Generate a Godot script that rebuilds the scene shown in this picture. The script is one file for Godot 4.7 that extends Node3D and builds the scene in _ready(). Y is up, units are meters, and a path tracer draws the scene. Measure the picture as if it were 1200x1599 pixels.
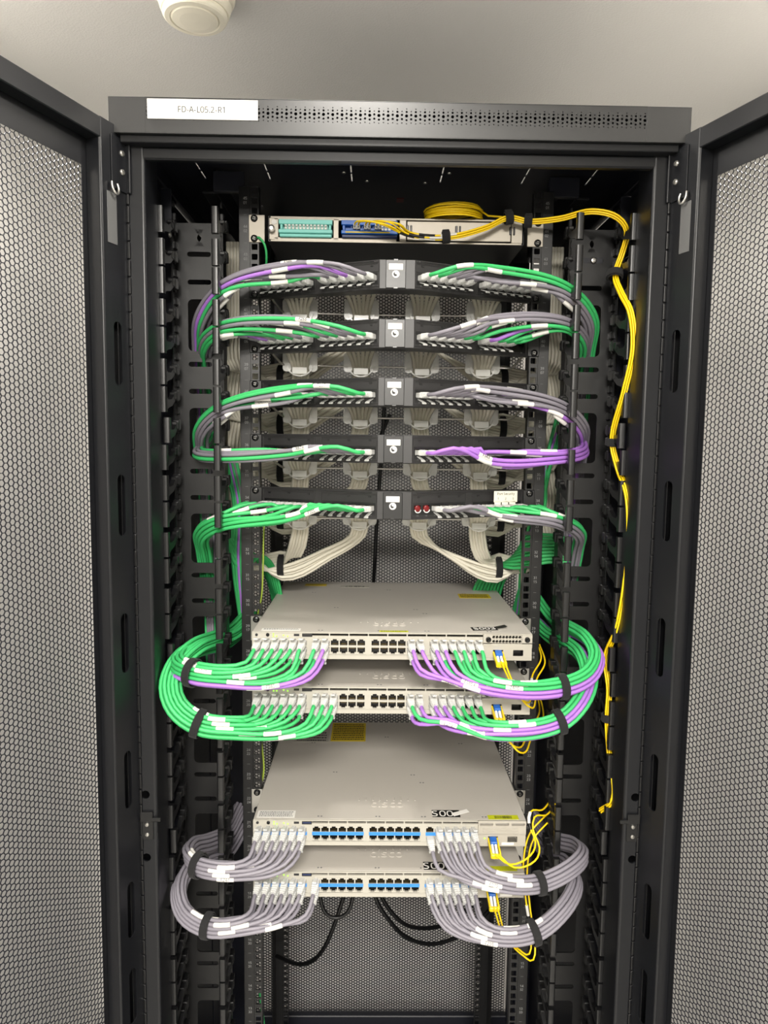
extends Node3D
# A network cabinet with its split doors swung open: patch panels, switches, looms of patch cables.
# Metres, y up. x = 0 is midway between the mounting rails, z = 0 is the front face of the rails, the room is at z > 0.

const UNIT := 0.04445
const UNITS := 45
const FLOOR := -0.10
const CEIL := 2.25

# ------------------------------------------------------------------ mesh collector
class MB:
	var v := PackedVector3Array()
	var n := PackedVector3Array()
	var uv := PackedVector2Array()
	var ix := PackedInt32Array()

	func vert(p: Vector3, m: Vector3, t := Vector2.ZERO) -> int:
		v.append(p); n.append(m); uv.append(t)
		return v.size() - 1

	func idx(a: int, b: int, c: int) -> void:
		var g := (v[c] - v[a]).cross(v[b] - v[a])
		if g.dot(n[a] + n[b] + n[c]) >= 0.0:
			ix.append(a); ix.append(b); ix.append(c)
		else:
			ix.append(a); ix.append(c); ix.append(b)

	func face(pts: Array, m: Vector3, uvs: Array = []) -> void:
		var f := v.size()
		for i in pts.size():
			vert(pts[i], m, uvs[i] if uvs.size() else Vector2.ZERO)
		for i in range(1, pts.size() - 1):
			idx(f, f + i, f + i + 1)

	func box(c: Vector3, s: Vector3, b := 0.0, t := Transform3D()) -> MB:
		var h := s * 0.5
		b = minf(b, minf(h.x, minf(h.y, h.z)) * 0.98)
		for a in 3:
			for sg in [-1.0, 1.0]:
				var p := (a + 1) % 3
				var q := (a + 2) % 3
				var pts := []
				for k in [[-1, -1], [1, -1], [1, 1], [-1, 1]]:
					var e := Vector3.ZERO
					e[a] = sg * h[a]; e[p] = k[0] * (h[p] - b); e[q] = k[1] * (h[q] - b)
					pts.append(t * (c + e))
				var m := Vector3.ZERO
				m[a] = sg
				face(pts, (t.basis * m).normalized())
		if b > 0.0:
			for a in 3:
				var p := (a + 1) % 3
				var q := (a + 2) % 3
				for sp in [-1.0, 1.0]:
					for sq in [-1.0, 1.0]:
						var m := Vector3.ZERO
						m[p] = sp; m[q] = sq
						var pts := []
						for k in [[-1, 0], [1, 0], [1, 1], [-1, 1]]:
							var e := Vector3.ZERO
							e[a] = k[0] * (h[a] - b)
							e[p] = sp * (h[p] - (b if k[1] == 1 else 0.0)); e[q] = sq * (h[q] - (0.0 if k[1] == 1 else b))
							pts.append(t * (c + e))
						face(pts, (t.basis * m).normalized())
			for sx in [-1.0, 1.0]:
				for sy in [-1.0, 1.0]:
					for sz in [-1.0, 1.0]:
						var o := Vector3(sx * h.x, sy * h.y, sz * h.z)
						var i := Vector3(sx * (h.x - b), sy * (h.y - b), sz * (h.z - b))
						face([t * (c + Vector3(o.x, i.y, i.z)), t * (c + Vector3(i.x, o.y, i.z)), t * (c + Vector3(i.x, i.y, o.z))], (t.basis * Vector3(sx, sy, sz)).normalized())
		return self

	# a rectangle of sheet from z0 (back) to z1 (front) with a hole; the hole polygon runs round its centre
	func cell(r: Rect2, hole: PackedVector2Array, z0: float, z1: float, t := Transform3D()) -> MB:
		var c := Vector2.ZERO
		for p in hole: c += p
		c /= hole.size()
		var out := PackedVector2Array()
		for p in hole:
			var d := (p - c).normalized()
			var k := 1e9
			if d.x > 1e-9: k = minf(k, (r.end.x - c.x) / d.x)
			elif d.x < -1e-9: k = minf(k, (r.position.x - c.x) / d.x)
			if d.y > 1e-9: k = minf(k, (r.end.y - c.y) / d.y)
			elif d.y < -1e-9: k = minf(k, (r.position.y - c.y) / d.y)
			out.append(c + d * k)
		var nf := (t.basis * Vector3(0, 0, 1)).normalized()
		for side in 2:
			var z := z1 if side == 0 else z0
			var m := nf if side == 0 else -nf
			for i in hole.size():
				var j := (i + 1) % hole.size()
				face([t * Vector3(out[i].x, out[i].y, z), t * Vector3(out[j].x, out[j].y, z), t * Vector3(hole[j].x, hole[j].y, z), t * Vector3(hole[i].x, hole[i].y, z)], m)
				# corners of the rectangle that lie between these two rays
				var turn := (out[i] - c).angle_to(out[j] - c)
				var between := []
				for cx in [r.position.x, r.end.x]:
					for cy in [r.position.y, r.end.y]:
						var q := Vector2(cx, cy)
						var at := (out[i] - c).angle_to(q - c)
						if at * turn > 1e-9 and absf(at) < absf(turn) - 1e-7: between.append([absf(at), q])
				if between.size():
					between.sort_custom(func(a, b): return a[0] < b[0])
					var pts := [t * Vector3(out[i].x, out[i].y, z)]
					for b in between: pts.append(t * Vector3(b[1].x, b[1].y, z))
					pts.append(t * Vector3(out[j].x, out[j].y, z))
					face(pts, m)
		for i in hole.size():
			var j := (i + 1) % hole.size()
			var e := hole[j] - hole[i]
			var m2 := Vector2(e.y, -e.x).normalized()
			if m2.dot(c - (hole[i] + hole[j]) * 0.5) < 0.0: m2 = -m2
			face([t * Vector3(hole[i].x, hole[i].y, z0), t * Vector3(hole[j].x, hole[j].y, z0), t * Vector3(hole[j].x, hole[j].y, z1), t * Vector3(hole[i].x, hole[i].y, z1)], (t.basis * Vector3(m2.x, m2.y, 0)).normalized())
		return self

	# an outline in x, y pushed out from z0 to z1
	func prism(poly: PackedVector2Array, z0: float, z1: float, t := Transform3D(), soft := false) -> MB:
		var tris := Geometry2D.triangulate_polygon(poly)
		for z in [z0, z1]:
			var m := (t.basis * Vector3(0, 0, 1 if z == z1 else -1)).normalized()
			for i in range(0, tris.size(), 3):
				face([t * Vector3(poly[tris[i]].x, poly[tris[i]].y, z), t * Vector3(poly[tris[i + 1]].x, poly[tris[i + 1]].y, z), t * Vector3(poly[tris[i + 2]].x, poly[tris[i + 2]].y, z)], m)
		var s := -1.0 if Geometry2D.is_polygon_clockwise(poly) else 1.0
		for i in poly.size():
			var j := (i + 1) % poly.size()
			var e := poly[j] - poly[i]
			var m2 := Vector3(e.y, -e.x, 0).normalized() * s
			if soft:
				# blend the normals across shallow corners
				var ep := poly[i] - poly[(i + poly.size() - 1) % poly.size()]
				var en := poly[(j + 1) % poly.size()] - poly[j]
				var mp := Vector3(ep.y, -ep.x, 0).normalized() * s
				var mn := Vector3(en.y, -en.x, 0).normalized() * s
				var na := (t.basis * (m2 + mp if m2.dot(mp) > 0.7 else m2)).normalized()
				var nb := (t.basis * (m2 + mn if m2.dot(mn) > 0.7 else m2)).normalized()
				var f := vert(t * Vector3(poly[i].x, poly[i].y, z0), na)
				vert(t * Vector3(poly[j].x, poly[j].y, z0), nb)
				vert(t * Vector3(poly[j].x, poly[j].y, z1), nb)
				vert(t * Vector3(poly[i].x, poly[i].y, z1), na)
				idx(f, f + 1, f + 2)
				idx(f, f + 2, f + 3)
				continue
			face([t * Vector3(poly[i].x, poly[i].y, z0), t * Vector3(poly[j].x, poly[j].y, z0), t * Vector3(poly[j].x, poly[j].y, z1), t * Vector3(poly[i].x, poly[i].y, z1)], (t.basis * m2).normalized())
		return self

	# a round tube along points, its radius constant or given per point
	func tube(p: PackedVector3Array, r: float, sides := 8, rr: PackedFloat32Array = PackedFloat32Array()) -> MB:
		var k := p.size()
		var up := Vector3.UP
		var first := v.size()
		for i in k:
			var tg := (p[mini(i + 1, k - 1)] - p[maxi(i - 1, 0)]).normalized()
			if i == 0 and absf(tg.dot(up)) > 0.95: up = Vector3.RIGHT
			up = (up - tg * tg.dot(up)).normalized()
			var sd := tg.cross(up)
			var ra := rr[i] if rr.size() else r
			for j in sides:
				var an := TAU * j / sides
				var m := up * cos(an) + sd * sin(an)
				vert(p[i] + m * ra, m)
		for i in k - 1:
			for j in sides:
				var a := first + i * sides + j
				var b := first + i * sides + (j + 1) % sides
				idx(a, b, b + sides)
				idx(a, b + sides, a + sides)
		for e in 2:
			var at := 0 if e == 0 else k - 1
			var tg := (p[0] - p[1]).normalized() if e == 0 else (p[k - 1] - p[k - 2]).normalized()
			var pts := []
			for j in sides: pts.append(v[first + at * sides + j])
			face(pts, tg)
		return self

	# a profile of (radius, height) turned about the local z axis
	func lathe(prof: Array, t := Transform3D(), seg := 24) -> MB:
		for i in prof.size() - 1:
			var a: Vector2 = prof[i]
			var b: Vector2 = prof[i + 1]
			var d := b - a
			var m := Vector2(d.y, -d.x).normalized()
			var f := v.size()
			for j in seg + 1:
				var an := TAU * j / seg
				var cs := Vector3(cos(an), sin(an), 0)
				var nn := (t.basis * (cs * m.x + Vector3(0, 0, m.y))).normalized()
				vert(t * (cs * a.x + Vector3(0, 0, a.y)), nn)
				vert(t * (cs * b.x + Vector3(0, 0, b.y)), nn)
			for j in seg:
				var q := f + j * 2
				idx(q, q + 2, q + 3)
				idx(q, q + 3, q + 1)
		return self

	func mesh(mat: Material, into: ArrayMesh = null) -> ArrayMesh:
		var am := into if into else ArrayMesh.new()
		var a := []
		a.resize(Mesh.ARRAY_MAX)
		a[Mesh.ARRAY_VERTEX] = v; a[Mesh.ARRAY_NORMAL] = n; a[Mesh.ARRAY_TEX_UV] = uv; a[Mesh.ARRAY_INDEX] = ix
		am.add_surface_from_arrays(Mesh.PRIMITIVE_TRIANGLES, a)
		am.surface_set_material(am.get_surface_count() - 1, mat)
		return am

# ------------------------------------------------------------------ naming and placing
var M := {}
var taken := {}
var rng := RandomNumberGenerator.new()
var cache := {}
const NTH := ["first", "second", "third", "fourth", "fifth", "sixth", "seventh", "eighth", "ninth", "tenth", "eleventh", "twelfth", "thirteenth", "fourteenth"]

func uy(k: float) -> float:
	return 1.93 - UNIT * k

func numbered(called: String) -> String:
	var c: int = taken.get(called, 0)
	taken[called] = c + 1
	return called if c == 0 else "%s_%03d" % [called, c]

func thing(called: String, label: String, category: String, at := Vector3.ZERO, group := "") -> Node3D:
	var o := Node3D.new()
	o.name = numbered(called)
	add_child(o)
	o.position = at
	tag(o, label, category, group)
	return o

func tag(o: Node, label: String, category := "", group := "") -> void:
	o.set_meta("label", label)
	if category: o.set_meta("category", category)
	if group: o.set_meta("group", group)

func obj(called: String, m: Mesh, parent: Node = self, xf := Transform3D(), mat: Material = null) -> MeshInstance3D:
	var o := MeshInstance3D.new()
	o.mesh = m
	if mat: o.material_override = mat
	o.transform = xf
	o.cast_shadow = GeometryInstance3D.SHADOW_CASTING_SETTING_ON
	if parent == self:
		o.name = numbered(called)
		add_child(o)
	else:
		var key := "%d/%s" % [parent.get_instance_id(), called]
		var c: int = taken.get(key, 0)
		taken[key] = c + 1
		o.name = called if c == 0 else "%s_%03d" % [called, c]
		parent.add_child(o)
	return o

func struct(called: String, m: Mesh, label: String, category: String, xf := Transform3D()) -> MeshInstance3D:
	var o := obj(called, m, self, xf)
	o.set_meta("kind", "structure")
	tag(o, label, category)
	return o

func boxm(c: Vector3, s: Vector3, b: float, mat: Material) -> ArrayMesh:
	return MB.new().box(c, s, b).mesh(mat)

func rr(w: float, h: float, r: float, c := Vector2.ZERO, seg := 4) -> PackedVector2Array:
	var p := PackedVector2Array()
	var k := [[1, 1], [-1, 1], [-1, -1], [1, -1]]
	for q in 4:
		var o := Vector2(k[q][0] * (w / 2 - r), k[q][1] * (h / 2 - r))
		for i in seg + 1:
			var a := PI / 2 * (q + float(i) / seg)
			p.append(c + o + Vector2(cos(a), sin(a)) * r)
	return p

func ngon(r: float, k: int, c := Vector2.ZERO, turn := 0.0) -> PackedVector2Array:
	var p := PackedVector2Array()
	for i in k: p.append(c + Vector2.from_angle(TAU * i / k + turn) * r)
	return p

func frame(x: Vector3, y: Vector3, z: Vector3, o: Vector3) -> Transform3D:
	return Transform3D(Basis(x, y, z), o)

func text(s: String, height: float, mat: Material, depth := 0.0002) -> Mesh:
	var t := TextMesh.new()
	var f := SystemFont.new()
	f.font_names = PackedStringArray(["Droid Sans"])
	t.font = f
	t.text = s
	t.font_size = 32
	t.pixel_size = height / 23.0
	t.depth = depth
	t.curve_step = 4.0
	t.material = mat
	return t

func spline(c: PackedVector3Array, step: float) -> PackedVector3Array:
	var out := PackedVector3Array()
	for i in c.size() - 1:
		var a := c[maxi(i - 1, 0)]
		var b := c[i]
		var d := c[i + 1]
		var e := c[mini(i + 2, c.size() - 1)]
		if i == 0: a = b * 2.0 - d
		if i + 2 >= c.size(): e = d * 2.0 - b
		var k := clampi(int(b.distance_to(d) / step), 2, 12)
		var l := b.distance_to(d)
		var l0 := maxf(a.distance_to(b), 1e-4)
		var l2 := maxf(d.distance_to(e), 1e-4)
		var m0 := ((b - a) / l0 + (d - b) / l).normalized() * l
		var m1 := ((d - b) / l + (e - d) / l2).normalized() * l
		for j in k:
			var t := float(j) / k
			var t2 := t * t
			var t3 := t2 * t
			out.append(b * (2 * t3 - 3 * t2 + 1) + m0 * (t3 - 2 * t2 + t) + d * (3 * t2 - 2 * t3) + m1 * (t3 - t2))
	out.append(c[c.size() - 1])
	return out

func shifted(p: PackedVector3Array, by: Vector3) -> PackedVector3Array:
	var q := PackedVector3Array()
	for a in p: q.append(a - by)
	return q

# offsets of n cables lying side by side in a loom, thickness d, squeezed by sx, sy
func hexpack(k: int, d: float, sx := 1.0, sy := 1.0) -> Array:
	var pts := []
	for i in range(-6, 7):
		for j in range(-6, 7):
			pts.append(Vector2(i + 0.5 * (j & 1) + 0.13, j * 0.866 + 0.07) * d)
	pts.sort_custom(func(a, b): return a.x * a.x / (sx * sx) + a.y * a.y / (sy * sy) < b.x * b.x / (sx * sx) + b.y * b.y / (sy * sy))
	return pts.slice(0, k)

# carries a loom's cross-section along its stations: for each station two axes
func carried(st: Array) -> Array:
	var axes := []
	var b := Vector3(0, 0, 1)
	for i in st.size():
		var tg: Vector3 = (st[mini(i + 1, st.size() - 1)] - st[maxi(i - 1, 0)]).normalized()
		b = (b - tg * tg.dot(b)).normalized()
		axes.append([b.cross(tg), b])
	return axes

# ------------------------------------------------------------------ materials
func noise_tex(freq: float, seed_: int, as_normal: bool, bump := 2.0, size := 512) -> NoiseTexture2D:
	var f := FastNoiseLite.new()
	f.seed = seed_
	f.noise_type = FastNoiseLite.TYPE_SIMPLEX_SMOOTH
	f.frequency = freq
	f.fractal_octaves = 3
	var t := NoiseTexture2D.new()
	t.width = size; t.height = size
	t.seamless = true
	t.as_normal_map = as_normal
	t.bump_strength = bump
	t.noise = f
	return t

func mat(called: String, c: Color, rough := 0.5, metal := 0.0) -> StandardMaterial3D:
	var m := StandardMaterial3D.new()
	m.resource_name = called
	m.albedo_color = c
	m.roughness = rough
	m.metallic = metal
	M[called] = m
	return m

func grain(m: StandardMaterial3D, tex: Texture2D, scale: float, strength: float) -> void:
	m.normal_enabled = true
	m.normal_texture = tex
	m.normal_scale = strength
	m.uv1_triplanar = true
	m.uv1_scale = Vector3.ONE * scale

func make_materials() -> void:
	coats()
	plastics()

func gloss(m: StandardMaterial3D, amount: float) -> void:
	m.metallic_specular = amount

func coats() -> void:
	var fine := noise_tex(0.12, 3, true, 3.0)
	grain(mat("black_coat", Color(0.075, 0.078, 0.09), 0.34), fine, 18.0, 0.05)
	grain(mat("black_sheet", Color(0.075, 0.08, 0.115), 0.42), fine, 18.0, 0.05)
	grain(mat("plate_coat", Color(0.078, 0.077, 0.08), 0.34), fine, 14.0, 0.05)
	mat("black_plastic", Color(0.07, 0.07, 0.075), 0.30)
	grain(mat("bezel_coat", Color(0.085, 0.085, 0.09), 0.39), fine, 18.0, 0.05)
	gloss(M.bezel_coat, 0.66)
	for q in ["black_coat", "black_sheet", "plate_coat", "black_plastic"]: gloss(M[q], 0.46)
	gloss(M.plate_coat, 0.5)
	gloss(M.black_plastic, 0.56)
	grain(mat("switch_coat", Color(0.72, 0.70, 0.67), 0.42), fine, 22.0, 0.14)
	grain(mat("panel_coat", Color(0.16, 0.157, 0.16), 0.42), fine, 18.0, 0.05)
	mat("panel_plastic", Color(0.19, 0.187, 0.187), 0.4)
	mat("switch_face", Color(0.67, 0.655, 0.615), 0.45)
	mat("module_face", Color(0.66, 0.64, 0.60), 0.45)
	mat("port_dark", Color(0.13, 0.125, 0.12), 0.45)
	mat("pins", Color(0.75, 0.65, 0.42), 0.3, 0.9)
	mat("steel", Color(0.72, 0.71, 0.69), 0.28, 0.9)
	grain(mat("zinc", Color(0.70, 0.67, 0.62), 0.40, 0.25), fine, 16.0, 0.2)
	mat("screw_black", Color(0.06, 0.06, 0.065), 0.3, 0.3)

func plastics() -> void:
	var coarse := noise_tex(0.06, 8, true, 3.0)
	mat("green_jacket", Color(0.235, 0.70, 0.40), 0.5)
	mat("purple_jacket", Color(0.63, 0.43, 0.77), 0.5)
	mat("grey_jacket", Color(0.49, 0.475, 0.51), 0.5)
	mat("beige_jacket", Color(0.86, 0.84, 0.78), 0.5)
	mat("yellow_jacket", Color(0.97, 0.82, 0.07), 0.45)
	mat("black_jacket", Color(0.05, 0.05, 0.055), 0.45)
	mat("blue_jacket", Color(0.36, 0.62, 0.68), 0.5)
	mat("lime_jacket", Color(0.52, 0.60, 0.20), 0.5)
	mat("label_white", Color(0.87, 0.86, 0.84), 0.55)
	mat("print_dark", Color(0.12, 0.12, 0.13), 0.6)
	mat("print_grey", Color(0.42, 0.42, 0.42), 0.6)
	mat("print_mid", Color(0.20, 0.20, 0.20), 0.6)
	mat("name_strip", Color(0.80, 0.79, 0.765), 0.5)
	mat("grey_strip", Color(0.33, 0.33, 0.33), 0.45)
	mat("print_white", Color(0.55, 0.55, 0.55), 0.6)
	mat("sleeve_black", Color(0.05, 0.05, 0.05), 0.5)
	mat("aqua", Color(0.48, 0.80, 0.76), 0.45)
	mat("adapter_blue", Color(0.09, 0.36, 0.70), 0.4)
	mat("adapter_navy", Color(0.10, 0.16, 0.33), 0.45)
	mat("port_blue", Color(0.20, 0.52, 0.82), 0.45)
	mat("dust_cap", Color(0.88, 0.88, 0.86), 0.4)
	mat("clip_yellow", Color(0.93, 0.80, 0.10), 0.4)
	mat("sticker_yellow", Color(0.78, 0.68, 0.10), 0.5)
	mat("sticker_lime", Color(0.74, 0.76, 0.12), 0.5)
	mat("red_plastic", Color(0.42, 0.05, 0.06), 0.4)
	mat("card", Color(0.90, 0.885, 0.82), 0.7)
	var velcro := mat("velcro", Color(0.085, 0.085, 0.09), 0.95)
	grain(velcro, coarse, 60.0, 1.0)
	velcro.rim_enabled = true
	velcro.rim = 0.3
	var clear := mat("clear_plastic", Color(0.90, 0.90, 0.89, 0.48), 0.27)
	clear.transparency = BaseMaterial3D.TRANSPARENCY_ALPHA
	var smoky := mat("clear_clip", Color(0.92, 0.92, 0.90, 0.36), 0.2)
	smoky.transparency = BaseMaterial3D.TRANSPARENCY_ALPHA
	var led := mat("led_green", Color(0.5, 0.9, 0.2), 0.4)
	led.emission_enabled = true
	led.emission = Color(0.6, 1.0, 0.2)
	led.emission_energy_multiplier = 1.6
	var wall := mat("wall_paint", Color(0.92, 0.91, 0.895), 0.6)
	grain(wall, coarse, 6.0, 0.35)
	var ceil_m := mat("ceiling_paint", Color(0.86, 0.855, 0.84), 0.55)
	grain(ceil_m, coarse, 6.0, 0.4)
	var fl := mat("floor_vinyl", Color(0.66, 0.655, 0.64), 0.5)
	var ft := noise_tex(0.02, 21, false)
	var ramp := Gradient.new()
	ramp.set_color(0, Color(0.86, 0.86, 0.86)); ramp.set_color(1, Color(1, 1, 1))
	ft.color_ramp = ramp
	fl.albedo_texture = ft
	fl.uv1_triplanar = true
	fl.uv1_scale = Vector3.ONE * 1.5
	mat("wall_grey", Color(0.62, 0.615, 0.60), 0.6)
	mat("detector_plastic", Color(0.93, 0.91, 0.84), 0.4)
	var panel := mat("light_diffuser", Color(0.95, 0.95, 0.93), 0.5)
	panel.emission_enabled = true
	panel.emission = Color(1.0, 0.98, 0.945)
	panel.emission_energy_multiplier = 3.0

# ------------------------------------------------------------------ entry
func _ready() -> void:
	rng.seed = 11
	var cam := Camera3D.new()
	cam.name = "camera"
	cam.position = Vector3(-0.0319, 1.5405, 1.2135)
	cam.rotation = Vector3(-0.097, -0.0142, 0.0124)
	cam.fov = 71.15
	cam.near = 0.02
	cam.far = 30.0
	add_child(cam)
	cam.current = true
	var env := Environment.new()
	env.background_mode = Environment.BG_COLOR
	env.background_color = Color(0, 0, 0)
	env.tonemap_mode = Environment.TONE_MAPPER_LINEAR
	env.tonemap_exposure = 1.05
	env.sdfgi_enabled = true
	env.ssao_enabled = true
	env.ssil_enabled = true
	var we := WorldEnvironment.new()
	we.name = "environment"
	we.environment = env
	add_child(we)
	make_materials()
	ceiling_light(Vector3(-0.06, CEIL, 0.47), Vector2(0.16, 0.16), 0.58, "small white ceiling light just in front of the cabinet")
	ceiling_light(Vector3(-0.62, CEIL, 0.20), Vector2(0.20, 0.06), 1.1, "narrow white ceiling light left of the cabinet")
	ceiling_light(Vector3(0.64, CEIL, 0.20), Vector2(0.20, 0.06), 1.1, "narrow white ceiling light right of the cabinet")
	ceiling_light(Vector3(-0.05, CEIL, 2.07), Vector2(0.6, 0.6), 11.0, "large white ceiling light panel well in front of the cabinet")
	ceiling_light(Vector3(-0.05, CEIL, 3.4), Vector2(0.6, 0.6), 13.0, "large white ceiling light panel at the far side of the room")
	room()
	cabinet()
	for s in [-1.0, 1.0]: cable_manager(s)
	fibre_panel()
	for k in [3, 5, 7, 9, 11]: patch_panel(k)
	switches()
	panel_cables()
	switch_cables()
	trunk_cables()
	fibre_cords()
	odds_and_ends()

func ceiling_light(at: Vector3, size: Vector2, energy: float, label: String) -> void:
	var t := thing("ceiling_light", label, "ceiling light", at)
	var m := MB.new()
	for s in [-1.0, 1.0]:
		m.box(Vector3(s * (size.x / 2 + 0.01), -0.006, 0), Vector3(0.02, 0.012, size.y + 0.04), 0.002)
		m.box(Vector3(0, -0.006, s * (size.y / 2 + 0.01)), Vector3(size.x, 0.012, 0.02), 0.002)
	obj("frame", m.mesh(M.label_white), t)
	obj("diffuser", boxm(Vector3(0, -0.005, 0), Vector3(size.x, 0.006, size.y), 0.0, M.light_diffuser), t)
	var l := AreaLight3D.new()
	l.name = "lamp"
	l.area_size = size
	l.light_energy = energy
	l.light_color = Color(1.0, 0.98, 0.945)
	l.area_normalize_energy = true
	l.area_range = 8.0
	l.area_attenuation = 2.0
	l.shadow_enabled = true
	l.rotation = Vector3(-PI / 2, 0, 0)
	l.position = Vector3(0, -0.014, 0)
	t.add_child(l)

func room() -> void:
	# an alcove just wider than the cabinet, opening to a wider room
	var xs := [-0.80, 0.83]
	var z0 := -0.72
	var zm := 0.95
	var z1 := 4.2
	var half := 2.1
	var hh := CEIL - FLOOR
	var cy := (CEIL + FLOOR) / 2
	struct("floor", boxm(Vector3(0, FLOOR - 0.05, (z0 + z1) / 2), Vector3(half * 2 + 0.2, 0.1, z1 - z0 + 0.2), 0, M.floor_vinyl), "pale grey vinyl floor under the cabinet", "floor")
	struct("ceiling", boxm(Vector3(0, CEIL + 0.05, (z0 + z1) / 2), Vector3(half * 2 + 0.2, 0.1, z1 - z0 + 0.2), 0, M.ceiling_paint), "off-white painted ceiling above the cabinet", "ceiling")
	struct("wall_back", boxm(Vector3(0, cy, z0 - 0.05), Vector3(half * 2, hh, 0.1), 0, M.wall_paint), "off-white wall behind the cabinet", "wall")
	struct("wall_front", boxm(Vector3(0, cy, z1 + 0.05), Vector3(half * 2, hh, 0.1), 0, M.wall_grey), "grey wall facing the cabinet across the room", "wall")
	for e in 2:
		var s := -1.0 if e == 0 else 1.0
		var side: String = ["left", "right"][e]
		struct("wall_" + side, boxm(Vector3(xs[e] + s * 0.05, cy, (z0 + zm) / 2), Vector3(0.1, hh, zm - z0), 0, M.wall_paint), "off-white wall seen through the %s perforated door" % side, "wall")
		struct("wall_" + side, boxm(Vector3((xs[e] + s * 0.1 + s * half) / 2, cy, zm - 0.05), Vector3(half - absf(xs[e]) - 0.1, hh, 0.1), 0, M.wall_paint), "off-white wall return beside the %s cabinet door" % side, "wall")
		struct("wall_" + side, boxm(Vector3(s * (half + 0.05), cy, (zm + z1) / 2), Vector3(0.1, hh, z1 - zm + 0.2), 0, M.wall_grey), "grey far wall on the %s of the room" % side, "wall")
	# smoke detector hanging from the ceiling
	var t := thing("smoke_detector", "round white smoke detector on the ceiling above the cabinet", "smoke detector", Vector3(-0.325, CEIL, 0.0))
	var down := Transform3D(Basis(Vector3.RIGHT, PI / 2).scaled(Vector3.ONE * 0.807), Vector3.ZERO)
	obj("base", MB.new().lathe([Vector2(0.001, 0), Vector2(0.078, 0), Vector2(0.078, 0.012), Vector2(0.074, 0.020), Vector2(0.068, 0.0245), Vector2(0.0, 0.0245)], down, 48).mesh(M.detector_plastic), t)
	obj("body", MB.new().lathe([Vector2(0.069, 0.0255), Vector2(0.071, 0.027), Vector2(0.0665, 0.040), Vector2(0.0645, 0.0425), Vector2(0.062, 0.0425), Vector2(0.062, 0.046), Vector2(0.0635, 0.0475), Vector2(0.061, 0.052), Vector2(0.058, 0.0545), Vector2(0.049, 0.0555), Vector2(0.047, 0.0535), Vector2(0.046, 0.0535), Vector2(0.044, 0.0565), Vector2(0.03, 0.0585), Vector2(0.0, 0.0595)], down, 48).mesh(M.detector_plastic), t)

# ------------------------------------------------------------------ the cabinet
func rail_mesh(sx: float, flip: float) -> ArrayMesh:
	# an upright with square holes, three to the unit; flange going back
	var m := MB.new()
	var y1 := uy(-0.5)
	var y0 := uy(UNITS - 0.5)
	var xa := sx * 0.2255
	var xb := sx * 0.2395
	var xc := sx * 0.2570
	for k in UNITS:
		for j in [-1, 0, 1]:
			var yc: float = uy(k) + j * 0.015875
			var lo: float = uy(k) - UNIT / 2 if j == -1 else uy(k) + j * 0.015875 - 0.0079375
			var hi: float = uy(k) + UNIT / 2 if j == 1 else uy(k) + j * 0.015875 + 0.0079375
			var hole := rr(0.0095, 0.0095, 0.0008, Vector2(sx * 0.2325, yc), 1)
			m.cell(Rect2(minf(xa, xb), lo, absf(xb - xa), hi - lo), hole, -0.002 * flip, 0.0)
	m.box(Vector3((xb + xc) / 2, (y0 + y1) / 2, -0.001 * flip), Vector3(absf(xc - xb), y1 - y0, 0.002), 0.0006)
	m.box(Vector3(xc, (y0 + y1) / 2, -0.026 * flip), Vector3(0.002, y1 - y0, 0.052), 0.0006)
	m.box(Vector3(xa, (y0 + y1) / 2, -0.007 * flip), Vector3(0.0012, y1 - y0, 0.014), 0.0004)
	return m.mesh(M.plate_coat)

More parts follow.
